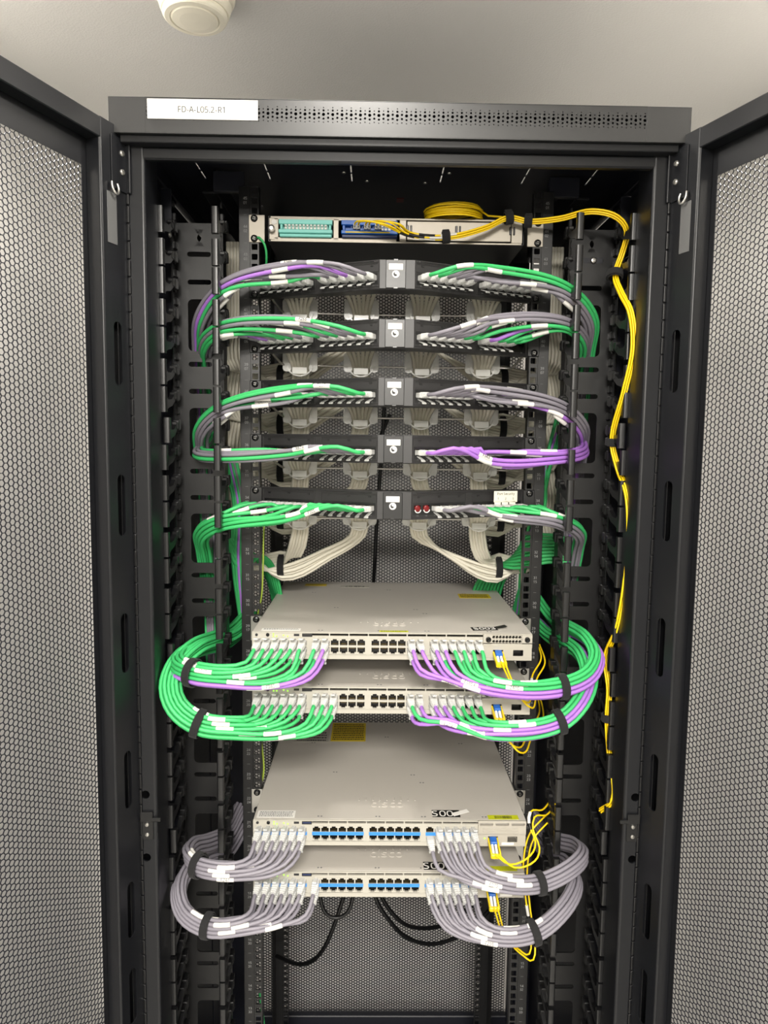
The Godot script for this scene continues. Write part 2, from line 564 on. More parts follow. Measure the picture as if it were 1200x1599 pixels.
func cabinet() -> void:
	var t := thing("network_cabinet", "tall black network cabinet with both perforated front doors swung open", "cabinet")
	# bezel across the top: a band of round holes in three sizes
	var m := MB.new()
	var z1 := 0.185
	var yb := 1.9575
	var yt := 2.0045
	var x := -0.347
	var step := 0.00632
	var odd := false
	while x < 0.336:
		var radii := [0.0008, 0.0015, 0.0022, 0.0015, 0.0008] if not odd else [0.0009, 0.0016, 0.0016, 0.0009]
		var y := 1.9755 if not odd else 1.9765
		var top := 1.9965 if not odd else 1.9955
		var hs := [0.0045, 0.0050, 0.0060, 0.0045, 0.0030] if not odd else [0.0045, 0.0055, 0.0055, 0.0035]
		m.box(Vector3(x, (yb + y - 0.002) / 2, z1 - 0.0008), Vector3(step, y - 0.002 - yb, 0.0016))
		y -= 0.002
		for i in radii.size():
			m.cell(Rect2(x - step / 2, y, step, hs[i]), ngon(radii[i], 8 if radii[i] > 0.001 else 6, Vector2(x, y + hs[i] / 2)), z1 - 0.0016, z1)
			y += hs[i]
		m.box(Vector3(x, (yt + y) / 2, z1 - 0.0008), Vector3(step, yt - y, 0.0016))
		x += step
		odd = not odd
	var xr := x - step / 2
	m.box(Vector3((-0.4 - 0.347 - step / 2) / 2, (yb + yt) / 2, z1 - 0.0008), Vector3(0.4 - 0.347 - step / 2, yt - yb, 0.0016), 0.0003)
	m.box(Vector3((xr + 0.4) / 2, (yb + yt) / 2, z1 - 0.0008), Vector3(0.4 - xr, yt - yb, 0.0016), 0.0003)
	m.box(Vector3(0, yt - 0.0007, z1 - 0.02), Vector3(0.8, 0.0015, 0.04), 0.0005)
	m.box(Vector3(0, yb + 0.0007, z1 - 0.012), Vector3(0.8, 0.0015, 0.024), 0.0006)
	for s in [-1.0, 1.0]: m.box(Vector3(s * 0.3993, (yb + yt) / 2, z1 - 0.02), Vector3(0.0014, yt - yb, 0.04), 0.0004)
	obj("bezel", m.mesh(M.bezel_coat), t)
	obj("bezel_backing", boxm(Vector3(0, (yb + yt) / 2, z1 - 0.032), Vector3(0.795, yt - yb - 0.003, 0.002), 0, M.black_sheet), t)
	var np := obj("nameplate", boxm(Vector3(-0.2716, 1.9890, z1 + 0.0006), Vector3(0.1505, 0.0262, 0.0012), 0.0003, M.name_strip), t)
	tag(np, "white printed name strip on the cabinet bezel")
	obj("lettering", text("FD-A-L05.2-R1", 0.0076, M.print_mid), np, frame(Vector3.RIGHT, Vector3.UP, Vector3.BACK, Vector3(-0.2725, 1.9885, z1 + 0.0013)))
	# head rail under the bezel
	m = MB.new()
	m.box(Vector3(0, 1.953, 0.166), Vector3(0.775, 0.010, 0.024), 0.001)
	m.box(Vector3(0, 1.9405, 0.155), Vector3(0.732, 0.017, 0.012), 0.0022)
	m.box(Vector3(0, 1.962, 0.13), Vector3(0.775, 0.03, 0.04), 0.002)
	obj("head_rail", m.mesh(M.black_coat), t)
	# front uprights, with a few round holes, and rear uprights
	for s in [-1.0, 1.0]:
		m = MB.new()
		var xo: float = s * 0.387
		var xi: float = s * 0.3635
		var lo := FLOOR + 0.03
		var r := Rect2(minf(xo, xi), 0, absf(xo - xi), 0.03)
		for hy in [0.899, 1.0]:
			m.box(Vector3((xo + xi) / 2, (lo + hy - 0.015) / 2, 0.1605), Vector3(r.size.x, hy - 0.015 - lo, 0.003))
			m.cell(Rect2(r.position.x, hy - 0.015, r.size.x, 0.03), ngon(0.0066, 16, Vector2(s * 0.3765, hy)), 0.159, 0.162)
			lo = hy + 0.015
		m.box(Vector3((xo + xi) / 2, (lo + 1.95) / 2, 0.1605), Vector3(r.size.x, 1.95 - lo, 0.003))
		# rounded inner edge and the web behind it
		var edge := PackedVector2Array()
		for i in 8:
			var a := PI / 2 * i / 7.0
			edge.append(Vector2(xi - s * 0.0045 * sin(a), 0.162 - 0.0045 * (1 - cos(a))))
		edge.append(Vector2(xi - s * 0.0045, 0.105)); edge.append(Vector2(xi, 0.105))
		m.prism(edge, -1.95, -(FLOOR + 0.03), frame(Vector3.RIGHT, Vector3.BACK, Vector3.DOWN, Vector3.ZERO), true)
		m.box(Vector3(xo, 0.94, 0.135), Vector3(0.0025, 2.02, 0.05))
		obj("front_upright", m.mesh(M.black_coat), t)
		obj("side_channel", MB.new().box(Vector3(s * 0.3795, 0.94, 0.06), Vector3(0.003, 2.0, 0.09), 0.0005).box(Vector3(s * 0.371, 0.94, 0.018), Vector3(0.018, 2.0, 0.003), 0.0005).mesh(M.black_sheet), t)
		obj("rear_upright", boxm(Vector3(s * 0.375, 0.94, -0.575), Vector3(0.045, 2.02, 0.045), 0.003, M.black_sheet), t)
		var sp := obj("side_panel", boxm(Vector3(s * 0.3965, 0.9375, -0.2225), Vector3(0.003, 2.040, 0.755), 0.0005, M.black_sheet), t)
		for zz in [-0.05, -0.35]: obj("pressed_rib", boxm(Vector3(s * 0.3940, 0.935, zz), Vector3(0.002, 1.98, 0.02), 0.0008, M.black_sheet), sp)
		obj("top_rail", MB.new().box(Vector3(s * 0.392, 1.9775, -0.21), Vector3(0.014, 0.035, 0.74), 0.0015).box(Vector3(s * 0.392, 1.958, -0.08), Vector3(0.008, 0.006, 0.05)).box(Vector3(s * 0.392, 1.958, -0.27), Vector3(0.008, 0.006, 0.012)).box(Vector3(s * 0.392, 1.958, 0.04), Vector3(0.008, 0.006, 0.13)).box(Vector3(s * 0.392, 1.958, -0.48), Vector3(0.008, 0.006, 0.20)).mesh(M.black_sheet), t)
		obj("depth_beam", MB.new().box(Vector3(s * 0.300, 1.968, -0.21), Vector3(0.004, 0.042, 0.38), 0.0012).box(Vector3(s * 0.310, 1.949, -0.21), Vector3(0.024, 0.004, 0.38), 0.0012).mesh(M.black_coat), t)
		obj("rail_hanger", MB.new().box(Vector3(s * 0.276, 1.962, -0.012), Vector3(0.05, 0.032, 0.012), 0.001).mesh(M.black_sheet), t)
		var cr := obj("corner_bracket", MB.new().box(Vector3(s * 0.3765, 1.885, 0.065), Vector3(0.0025, 0.09, 0.07), 0.0005).box(Vector3(s * 0.372, 1.838, 0.065), Vector3(0.012, 0.0025, 0.07), 0.0005).mesh(M.black_coat), t)
		obj("bolt", screw(0.006), cr, frame(Vector3.UP, Vector3.BACK, Vector3.LEFT * s, Vector3(s * 0.375, 1.868, 0.075)) if s > 0 else frame(Vector3.BACK, Vector3.UP, Vector3.RIGHT, Vector3(s * 0.375, 1.868, 0.075)))
		obj("mounting_rail", rail_mesh(s, 1.0), t)
		obj("rear_mounting_rail", rail_mesh(s, -1.0), t, Transform3D(Basis(), Vector3(0, 0, -0.40)))
	# roof with slotted knock-outs, floor plate
	m = MB.new()
	var cuts := [-0.386, -0.326, -0.2155, -0.0757, 0.0757, 0.2155, 0.326, 0.386]
	for i in cuts.size() - 1:
		var a: float = cuts[i] + (0.0012 if i > 0 else 0.0)
		var b: float = cuts[i + 1] - (0.0012 if i < cuts.size() - 2 else 0.0)
		m.box(Vector3((a + b) / 2, 1.9865, 0.007), Vector3(b - a, 0.002, 0.142))
	for i in range(1, cuts.size() - 1):
		for zz in [-0.028, 0.03]: m.box(Vector3(cuts[i], 1.9865, zz), Vector3(0.004, 0.0018, 0.005))
	m.box(Vector3(0, 1.9865, 0.111), Vector3(0.79, 0.002, 0.066))
	m.box(Vector3(0, 1.9865, -0.332), Vector3(0.79, 0.002, 0.536))
	var roof := obj("roof_panel", m.mesh(M.black_sheet), t)
	for p in [[-0.09, 0.066], [-0.088, -0.025], [0.088, 0.06], [0.087, -0.02], [-0.05, -0.062], [0.05, -0.066], [-0.30, -0.105], [-0.33, -0.18]]:
		obj("rivet", MB.new().lathe([Vector2(0.0035, 0), Vector2(0.003, 0.0012), Vector2(0, 0.0016)], frame(Vector3.RIGHT, Vector3.BACK, Vector3.DOWN, Vector3(p[0], 1.9855, p[1])), 10).mesh(M.steel), roof)
	obj("red_tag", boxm(Vector3(0.010, 1.9850, -0.155), Vector3(0.013, 0.0012, 0.022), 0.0003, M.red_plastic), roof)
	obj("floor_plate", boxm(Vector3(0, FLOOR + 0.04, -0.21), Vector3(0.79, 0.03, 0.75), 0.002, M.black_sheet), t)
	# marks on the mounting rails: unit numbers counted from both ends and a tick at each unit
	for s in [-1.0, 1.0]:
		var rail := t.get_node("mounting_rail" if s < 0 else "mounting_rail_001")
		for k in 34:
			var pm := text("%02d" % (UNITS - k), 0.0042, M.print_white, 0.0001)
			obj("unit_number", pm, rail, frame(Vector3.RIGHT, Vector3.UP, Vector3.BACK, Vector3(s * 0.2475, uy(k) + 0.0035, 0.0002)))
			obj("unit_number", text("%02d" % (1 + k), 0.0042, M.print_white, 0.0001), rail, frame(Vector3.RIGHT, Vector3.UP, Vector3.BACK, Vector3(s * 0.2475, uy(k) - 0.0035, 0.0002)))
			obj("unit_tick", boxm(Vector3.ZERO, Vector3(0.005, 0.0004, 0.0002), 0, M.print_grey), rail, Transform3D(Basis(), Vector3(s * 0.2475, uy(k) - UNIT / 2, 0.0001)))
	# latch strikers on the front uprights
	for s in [-1.0, 1.0]:
		var lp := obj("latch_striker", MB.new().box(Vector3(s * 0.3745, 0.966, 0.1645), Vector3(0.019, 0.016, 0.005), 0.001).box(Vector3(s * 0.3745, 0.944, 0.1630), Vector3(0.019, 0.030, 0.002), 0.0005).box(Vector3(s * 0.360, 0.962, 0.165), Vector3(0.014, 0.006, 0.004), 0.001).mesh(M.plate_coat), t)
		for yy in [0.953, 0.937]: obj("screw", screw(0.0032), lp, Transform3D(Basis(), Vector3(s * 0.3745, yy, 0.164)))
	front_door(t, -1.0)
	front_door(t, 1.0)
	# rear door
	m = MB.new()
	for s in [-1.0, 1.0]: m.box(Vector3(s * 0.371, 0.94, -0.603), Vector3(0.052, 2.02, 0.02), 0.002)
	m.box(Vector3(0, 1.947, -0.603), Vector3(0.69, 0.076, 0.02), 0.002)
	m.box(Vector3(0, FLOOR + 0.06, -0.603), Vector3(0.69, 0.05, 0.02), 0.002)
	var rd := obj("rear_door", m.mesh(M.black_sheet), t)
	hexes("perforated_sheet", rd, Transform3D(Basis(), Vector3(0, 0, -0.608)), Rect2(-0.345, FLOOR + 0.085, 0.69, 1.91 - FLOOR - 0.085), 0.0079, 0.0060, M.black_sheet)

func screw(r: float) -> ArrayMesh:
	var key := "screw%f" % r
	if not cache.has(key):
		var m := MB.new().lathe([Vector2(r, 0), Vector2(r, r * 0.25), Vector2(r * 0.75, r * 0.55), Vector2(r * 0.35, r * 0.66)], Transform3D(), 14)
		m.lathe([Vector2(r * 0.35, r * 0.66), Vector2(r * 0.2, r * 0.4), Vector2(0, r * 0.4)], Transform3D(), 4)
		for a in 2: m.box(Vector3(0, 0, r * 0.61), Vector3(r * 1.1 if a == 0 else r * 0.22, r * 0.22 if a == 0 else r * 1.1, r * 0.1))
		cache[key] = m.mesh(M.steel)
	return cache[key]

func black_screw(r: float) -> ArrayMesh:
	var key := "bscrew%f" % r
	if not cache.has(key):
		var m := MB.new().lathe([Vector2(r, 0), Vector2(r, r * 0.2), Vector2(r * 0.8, r * 0.5), Vector2(r * 0.42, r * 0.62), Vector2(r * 0.3, r * 0.3), Vector2(0, r * 0.3)], Transform3D(), 16)
		var am := m.mesh(M.screw_black)
		var c := MB.new()
		for a in 4:
			var an := PI / 2 * a + 0.6
			c.box(Vector3(cos(an), sin(an), 0) * r * 0.36 + Vector3(0, 0, r * 0.52), Vector3(r * 0.3, r * 0.16, r * 0.14), 0.0, Transform3D())
		cache[key] = c.mesh(M.steel, am)
	return cache[key]

# a field of hexagonal holes: one ring of metal per hole
func hexes(called: String, parent: Node3D, xf: Transform3D, r: Rect2, pitch: float, hole: float, material: Material) -> void:
	var ro := pitch / sqrt(3.0)
	var ri := hole / sqrt(3.0)
	var th := 0.0012
	var m := MB.new()
	for i in 6:
		var a := Vector2.from_angle(PI / 3 * i)
		var b := Vector2.from_angle(PI / 3 * (i + 1))
		for z in [0.0, th]:
			m.face([Vector3(a.x * ri, a.y * ri, z), Vector3(b.x * ri, b.y * ri, z), Vector3(b.x * ro, b.y * ro, z), Vector3(a.x * ro, a.y * ro, z)], Vector3(0, 0, 1 if z > 0 else -1))
		var q := -(a + b).normalized()
		m.face([Vector3(a.x * ri, a.y * ri, 0), Vector3(b.x * ri, b.y * ri, 0), Vector3(b.x * ri, b.y * ri, th), Vector3(a.x * ri, a.y * ri, th)], Vector3(q.x, q.y, 0))
	var dx := pitch * sqrt(3.0) / 2
	var nx := int(r.size.x / dx)
	var ny := int(r.size.y / pitch)
	var mm := MultiMesh.new()
	mm.transform_format = MultiMesh.TRANSFORM_3D
	mm.mesh = m.mesh(material)
	mm.instance_count = nx * ny
	var k := 0
	for i in nx:
		for j in ny:
			mm.set_instance_transform(k, Transform3D(Basis(), Vector3(r.position.x + (i + 0.5) * dx, r.position.y + (j + 0.5 + 0.5 * (i & 1)) * pitch - 0.25 * pitch, 0)))
			k += 1
	var o := MultiMeshInstance3D.new()
	o.name = called
	o.multimesh = mm
	o.transform = xf
	o.set_meta("kind", "stuff")
	parent.add_child(o)

func front_door(t: Node3D, s: float) -> void:
	var an := deg_to_rad(20.0)
	# local frame: x along the door away from the hinge, y up, z towards the inside of the cabinet when closed
	var dx := Vector3(s * sin(an), 0, cos(an))
	var dn := Vector3(-s * cos(an), 0, sin(an))
	var xf := Transform3D(Basis(dx, Vector3.UP, dn), Vector3(s * 0.3845, 0, 0.162))
	var m := MB.new()
	var top := 1.968
	var bot := FLOOR + 0.04
	# hinge stile with oblong openings
	var lo := bot
	for c in [0.07, 0.28, 0.486, 0.69, 0.83, 1.036, 1.244, 1.446, 1.660]:
		var h := 0.088
		m.box(Vector3(0.025, (lo + c - h / 2 - 0.01) / 2, -0.0008), Vector3(0.05, c - h / 2 - 0.01 - lo, 0.0016), 0, xf)
		m.cell(Rect2(0, c - h / 2 - 0.01, 0.05, h + 0.02), rr(0.016, h, 0.0078, Vector2(0.026, c), 5), -0.0016, 0.0, xf)
		lo = c + h / 2 + 0.01
	m.box(Vector3(0.025, (lo + top) / 2, -0.0008), Vector3(0.05, top - lo, 0.0016), 0, xf)
	m.box(Vector3(0.025, (bot + top) / 2, -0.0200), Vector3(0.044, top - bot, 0.0016), 0, xf)
	# rounded bend where the stile turns to the return, and the return itself
	var edge := PackedVector2Array()
	for i in 8:
		var a := PI / 2 * i / 7.0
		edge.append(Vector2(0.05 + 0.0035 * sin(a), -0.0035 * (1 - cos(a))))
	edge.append(Vector2(0.0535, -0.0225)); edge.append(Vector2(0.050, -0.0225))
	m.prism(edge, -top, -bot, xf * frame(Vector3.RIGHT, Vector3.BACK, Vector3.DOWN, Vector3.ZERO), true)
	m.box(Vector3(0.001, (bot + top) / 2, -0.012), Vector3(0.0016, top - bot, 0.024), 0, xf)
	# top and bottom bars, closing stile
	for yy in [top - 0.0135, bot + 0.0135]:
		m.box(Vector3(0.215, yy, -0.0115), Vector3(0.33, 0.027, 0.023), 0.0012, xf)
	m.box(Vector3(0.3885, (bot + top) / 2, -0.0115), Vector3(0.026, top - bot, 0.023), 0.0012, xf)
	var q0 := 0.0605
	var hx := 0.008 * sqrt(3.0) / 2
	var q1 := q0 + hx * 45
	# solid border of the perforated skin
	m.box(Vector3((0.05 + q0 + 0.002) / 2, (bot + top) / 2, -0.0238), Vector3(q0 + 0.002 - 0.05, top - bot, 0.0012), 0, xf)
	m.box(Vector3((q1 + 0.39) / 2 - 0.001, (bot + top) / 2, -0.0238), Vector3(0.39 - q1, top - bot, 0.0012), 0, xf)
	m.box(Vector3((q0 + q1) / 2, (1.905 + top) / 2, -0.0238), Vector3(q1 - q0, top - 1.905, 0.0012), 0, xf)
	m.box(Vector3((q0 + q1) / 2, bot + 0.03, -0.0238), Vector3(q1 - q0, 0.062, 0.0012), 0, xf)
	var d := obj("front_door", m.mesh(M.black_coat), t)
	tag(d, "left perforated door leaf, swung out" if s < 0 else "right perforated door leaf, swung out")
	# proper (unmirrored) frame for the field of holes
	var hf := Transform3D(Basis(dx, Vector3.UP, dx.cross(Vector3.UP)), xf * Vector3(0, 0, -0.0244 if s > 0 else -0.0232))
	hexes("perforated_sheet", d, hf, Rect2(q0, bot + 0.06, hx * 45.01, 1.905 - bot - 0.06), 0.008, 0.0070, M.black_sheet)
	# hinge bracket with two screws, hanging ring, and a grey strip
	obj("hinge_bracket", MB.new().box(Vector3(0.018, 1.918, 0.0012), Vector3(0.03, 0.07, 0.0016), 0.0004, xf).box(Vector3(0.002, 1.918, 0.004), Vector3(0.004, 0.07, 0.008), 0.001, xf).mesh(M.black_coat), d)
	var sb := Basis(dx * -s if s > 0 else dx, Vector3.UP, dn) if s > 0 else Basis(-dx, Vector3.UP, dn)
	for yy in [1.934, 1.909]:
		obj("screw", screw(0.0042), d, Transform3D(sb, xf * Vector3(0.012, yy, 0.002)))
	var ring := PackedVector3Array()
	for i in 13:
		var a := -0.55 + (PI + 1.1) * i / 12.0
		ring.append(xf * Vector3(0.030 + 0.0065 * cos(a), 1.878 - 0.010 * sin(a) + 0.006, 0.0045 + 0.002 * sin(a)))
	obj("ring", MB.new().tube(ring, 0.0017, 8).mesh(M.steel), d)
	obj("grey_strip", boxm(Vector3.ZERO, Vector3(0.019, 0.068, 0.0008), 0.0002, M.grey_strip), d, Transform3D(sb, xf * Vector3(0.033, 1.842, 0.0006)))
	# jointed gasket beside the hinge
	m = MB.new()
	var y := 0.08
	while y < 1.87:
		m.box(Vector3(0.0015, y + 0.0115, 0.002), Vector3(0.003, 0.0225, 0.004), 0.0006, xf)
		y += 0.0245
	obj("edge_gasket", m.mesh(M.black_plastic), d)

# ------------------------------------------------------------------ vertical cable managers
func cable_manager(s: float) -> void:
	var t := thing("cable_manager", "black vertical cable manager with two rows of fingers, left of the panels" if s < 0 else "black vertical cable manager with two rows of fingers, right of the panels", "cable manager", Vector3(s * 0.3225, 0, 0), "finger cable managers")
	var m := MB.new()
	var x0 := -0.0415
	var x1 := 0.0415
	var z0 := -0.003
	var z1 := 0.0
	# sheet built from bands between cut-outs; x runs from the rail side (0) to the cabinet side (1), mirrored by s
	var mir := Transform3D(Basis(Vector3(s, 0, 0), Vector3.UP, Vector3.BACK), Vector3.ZERO)
	var bands := [[1.870, 0.015, -0.003, 0.004]]   # [centre y, height, x from, x to] of openings, top down
	for j in 11:
		var top := 1.7717 - 4 * UNIT * j
		bands.append([top + 0.072, 0.008, -0.0185, 0.0205])
		bands.append([top + 0.0275, 0.008, -0.0185, 0.0205])
		bands.append([top - 0.0422, 0.0844, -0.0285, 0.0205])
	var hi := 1.893
	for b in bands:
		if b[0] - b[1] / 2 < 0.02: break
		var up: float = b[0] + b[1] / 2 + 0.006
		m.box(Vector3(0, (hi + up) / 2, (z0 + z1) / 2), Vector3(x1 - x0, hi - up, z1 - z0), 0, mir)
		var low: float = b[0] - b[1] / 2 - 0.006
		m.cell(Rect2(x0, low, x1 - x0, up - low), rr(b[3] - b[2], b[1], minf(0.0079, b[1] * 0.495), Vector2((b[2] + b[3]) / 2, b[0]), 4), z0, z1, mir)
		hi = low
	m.box(Vector3(0, (hi + 0.01) / 2, (z0 + z1) / 2), Vector3(x1 - x0, hi - 0.01, z1 - z0), 0, mir)
	obj("back_plate", m.mesh(M.plate_coat), t)
	# edge strips that carry the fingers
	for e in [-1.0, 1.0]:
		m = MB.new()
		m.box(Vector3(e * 0.0415, 0.95, 0.009), Vector3(0.003, 1.88, 0.024), 0.0006)
		for k in 42:
			var y := uy(k) - 0.03
			m.box(Vector3(e * 0.0385, y, 0.005), Vector3(0.006, 0.012, 0.01), 0.001)
			m.box(Vector3(e * 0.0385, y + 0.018, 0.012), Vector3(0.004, 0.010, 0.006), 0.001)
		obj("edge_strip", m.mesh(M.black_plastic), t)
	# one finger: a bent arm and the upright bar at its tip
	if not cache.has("finger"):
		var f := MB.new()
		var cap := PackedVector2Array()
		for e in [1.0, -1.0]:
			for i in 5:
				var a: float = PI / 8 * i if e > 0 else PI / 2 + PI / 8 * i
				cap.append(Vector2(e * 0.0027 + 0.0026 * cos(a), 0.1015 + 0.0026 * sin(a)))
		cap.append(Vector2(-0.0053, 0.0960)); cap.append(Vector2(0.0053, 0.0960))
		f.prism(cap, -0.0193, 0.0193, frame(Vector3.RIGHT, Vector3.BACK, Vector3.DOWN, Vector3.ZERO), true)
		var side := frame(Vector3(0, 0, 1), Vector3(0, 1, 0), Vector3(-1, 0, 0), Vector3.ZERO)
		f.prism(PackedVector2Array([Vector2(0.016, 0.004), Vector2(0.042, 0.003), Vector2(0.062, -0.008), Vector2(0.082, -0.012), Vector2(0.097, -0.0175), Vector2(0.097, 0.008), Vector2(0.084, 0.0005), Vector2(0.066, 0.002), Vector2(0.046, 0.013), Vector2(0.016, 0.016)]), -0.0034, 0.0034, side)
		f.box(Vector3(0, 0.0095, 0.032), Vector3(0.0105, 0.0175, 0.011), 0.0012)
		f.box(Vector3(0, 0.0085, 0.045), Vector3(0.0085, 0.0125, 0.013), 0.0012)
		cache["finger"] = f.mesh(M.black_plastic)
	for e in [-1.0, 1.0]:
		var xx: float = e * 0.0415 if e * s > 0 else e * 0.0475
		if e * s > 0: xx = e * 0.0345
		for k in 41:
			var y := uy(k) - 0.0625 + (0.0013 if k % 2 == 0 else -0.0013)
			var o := obj("finger", cache["finger"], t, Transform3D(Basis(), Vector3(xx, y, 0)))
			if k in [7, 15, 22] and e * s > 0: o.rotation.y = -0.05 * s
	if s > 0:
		obj("bolt", screw(0.0055), t, Transform3D(Basis(Vector3.BACK, 0.4), Vector3(0.004, 1.8437, 0.001)))
		obj("mounting_slot", boxm(Vector3(0.0, 1.8437, -0.0005), Vector3(0.04, 0.009, 0.0016), 0.0005, M.black_sheet), t)
	else:
		obj("bolt", screw(0.005), t, frame(Vector3.UP, Vector3.BACK, Vector3.RIGHT, Vector3(-0.037, 1.862, 0.045)))

# ------------------------------------------------------------------ fibre panel
func fibre_panel() -> void:
	var y := uy(1)
	var t := thing("fibre_enclosure", "grey steel fibre optic panel with aqua and blue adapters, topmost unit", "fibre panel", Vector3(0, y, 0))
	var m := MB.new()
	m.box(Vector3(0, 0.0195, -0.115), Vector3(0.418, 0.0015, 0.235), 0.0004)
	m.box(Vector3(0, -0.0195, -0.115), Vector3(0.418, 0.0015, 0.235), 0.0004)
	for s in [-1.0, 1.0]: m.box(Vector3(s * 0.209, 0, -0.115), Vector3(0.0015, 0.04, 0.235), 0.0004)
	m.box(Vector3(0, 0, -0.232), Vector3(0.418, 0.04, 0.0015), 0.0004)
	obj("tray", m.mesh(M.black_coat), t)
	m = MB.new()
	m.box(Vector3(0, 0.0185, 0.001), Vector3(0.412, 0.003, 0.004), 0.0006)
	m.box(Vector3(0, -0.0185, 0.001), Vector3(0.412, 0.003, 0.004), 0.0006)
	m.box(Vector3(-0.2005, 0, 0.001), Vector3(0.015, 0.034, 0.004), 0.0006)
	m.box(Vector3(-0.0990, 0, 0.001), Vector3(0.0085, 0.034, 0.004), 0.0006)
	m.box(Vector3(0.0105, 0, 0.001), Vector3(0.011, 0.034, 0.004), 0.0006)
	m.box(Vector3(0.1980, 0, 0.001), Vector3(0.018, 0.034, 0.004), 0.0006)
	m.box(Vector3(-0.1, -0.0155, 0.001), Vector3(0.20, 0.005, 0.004), 0.0006)
	m.box(Vector3(-0.1, 0.0160, 0.001), Vector3(0.20, 0.003, 0.004), 0.0006)
	obj("front_frame", m.mesh(M.zinc), t)
	var bl := obj("blank_plate", boxm(Vector3(0.1025, 0, 0.0025), Vector3(0.170, 0.030, 0.0025), 0.0006, M.zinc), t)
	for xx in [0.018, 0.098, 0.187]:
		obj("snap_latch", MB.new().box(Vector3(xx, 0.002, 0.004), Vector3(0.004, 0.013, 0.004), 0.0008).box(Vector3(xx + 0.006, 0.002, 0.004), Vector3(0.003, 0.013, 0.004), 0.0008).mesh(M.black_plastic), bl)
	for s in [-1.0, 1.0]:
		var e := obj("ear", boxm(Vector3(s * 0.2285, 0, 0.0012), Vector3(0.026, 0.0435, 0.002), 0.0007, M.zinc), t)
		for q in [-1.0, 1.0]: obj("screw", black_screw(0.0058), e, Transform3D(Basis(), Vector3(s * 0.2325, q * 0.0159, 0.0024)))
	var ts := obj("thumb_screw", MB.new().lathe([Vector2(0.0045, 0), Vector2(0.0045, 0.006), Vector2(0.0055, 0.0065), Vector2(0.0055, 0.011), Vector2(0.003, 0.012), Vector2(0, 0.012)], Transform3D(Basis(), Vector3(-0.203, -0.002, 0.003)), 14).mesh(M.steel), t)
	obj("white_dot", MB.new().lathe([Vector2(0.0042, 0), Vector2(0.0042, 0.0008), Vector2(0, 0.0008)], Transform3D(Basis(), Vector3(-0.2, 0.0105, 0.003)), 16).mesh(M.label_white), t)
	# aqua adapter block with twelve capped ports
	for b in 2:
		var cx := -0.1480 if b == 0 else -0.0440
		var w := 0.087 if b == 0 else 0.092
		var cm: Material = M.aqua if b == 0 else M.adapter_blue
		m = MB.new()
		m.box(Vector3(cx, 0.0095, 0.006), Vector3(w, 0.0075, 0.010), 0.0008)
		m.box(Vector3(cx, -0.0060, 0.007), Vector3(w, 0.0060, 0.014), 0.0010)
		m.box(Vector3(cx, 0.002, -0.004), Vector3(w - 0.008, 0.014, 0.006))
		for e in [-1.0, 1.0]: m.box(Vector3(cx + e * (w / 2 - 0.004), 0.002, 0.004), Vector3(0.004, 0.012, 0.008), 0.0006)
		var ab := obj("adapter_block", m.mesh(cm), t)
		tag(ab, "aqua adapter block with capped ports" if b == 0 else "blue adapter block holding the yellow fibres")
		obj("lower_lip", boxm(Vector3(cx, -0.0115, 0.005), Vector3(w - 0.002, 0.005, 0.010), 0.001, cm if b == 0 else M.adapter_navy), ab)
		for i in 12:
			var px := cx - 0.0325 + 0.0059 * i
			if b == 0 or i in [2, 5, 9, 10, 11]:
				var cap := MB.new().box(Vector3(0, 0, 0.002), Vector3(0.0046, 0.0075, 0.008), 0.001)
				cap.lathe([Vector2(0.0022, 0.002), Vector2(0.0022, 0.0085), Vector2(0.0008, 0.0092), Vector2(0, 0.0092)], Transform3D(Basis(Vector3.RIGHT, -0.4), Vector3(0, 0, 0.001)), 8)
				if not cache.has("cap"): cache["cap"] = cap.mesh(M.dust_cap)
				obj("dust_cap", cache["cap"], ab, Transform3D(Basis(), Vector3(px, 0.002, 0.0)))
			obj("port_wall", boxm(Vector3.ZERO, Vector3(0.0009, 0.013, 0.008), 0, cm), ab, Transform3D(Basis(), Vector3(px + 0.00295, 0.002, 0.002)))
	obj("warning_strip", boxm(Vector3(-0.047, -0.0065, 0.0142), Vector3(0.072, 0.0022, 0.0004), 0, M.sticker_yellow), t)

# ------------------------------------------------------------------ angled patch panels
const WING := 0.4189   # 24 degrees
func wing_frame(s: float, k: float) -> Transform3D:
	# origin at the inner end of the wing; x runs outwards along it, z is its normal (mirrored for the left wing)
	return Transform3D(Basis(Vector3(s * cos(WING), 0, -sin(WING)), Vector3.UP, Vector3(s * sin(WING), 0, cos(WING))), Vector3(s * 0.0265, uy(k), 0.088))

func wing_port(i: int) -> float:
	return 0.0115 + 0.0158 * i + (0.0155 if i >= 6 else 0.0)

func panel_name(k: int) -> String:
	return {3: "uppermost patch panel", 5: "second patch panel down", 7: "middle patch panel", 9: "fourth patch panel down", 11: "lowest patch panel"}[k]

func jack_hole(w: float, h: float, c: Vector2, flip := 1.0) -> PackedVector2Array:
	# RJ45 opening: wide with a stepped notch for the latch
	var p := PackedVector2Array()
	for q in [[0.5, 0.5], [-0.5, 0.5], [-0.5, -0.28], [-0.27, -0.28], [-0.27, -0.5], [0.27, -0.5], [0.27, -0.28], [0.5, -0.28]]:
		p.append(c + Vector2(q[0] * w, q[1] * h * flip))
	return p

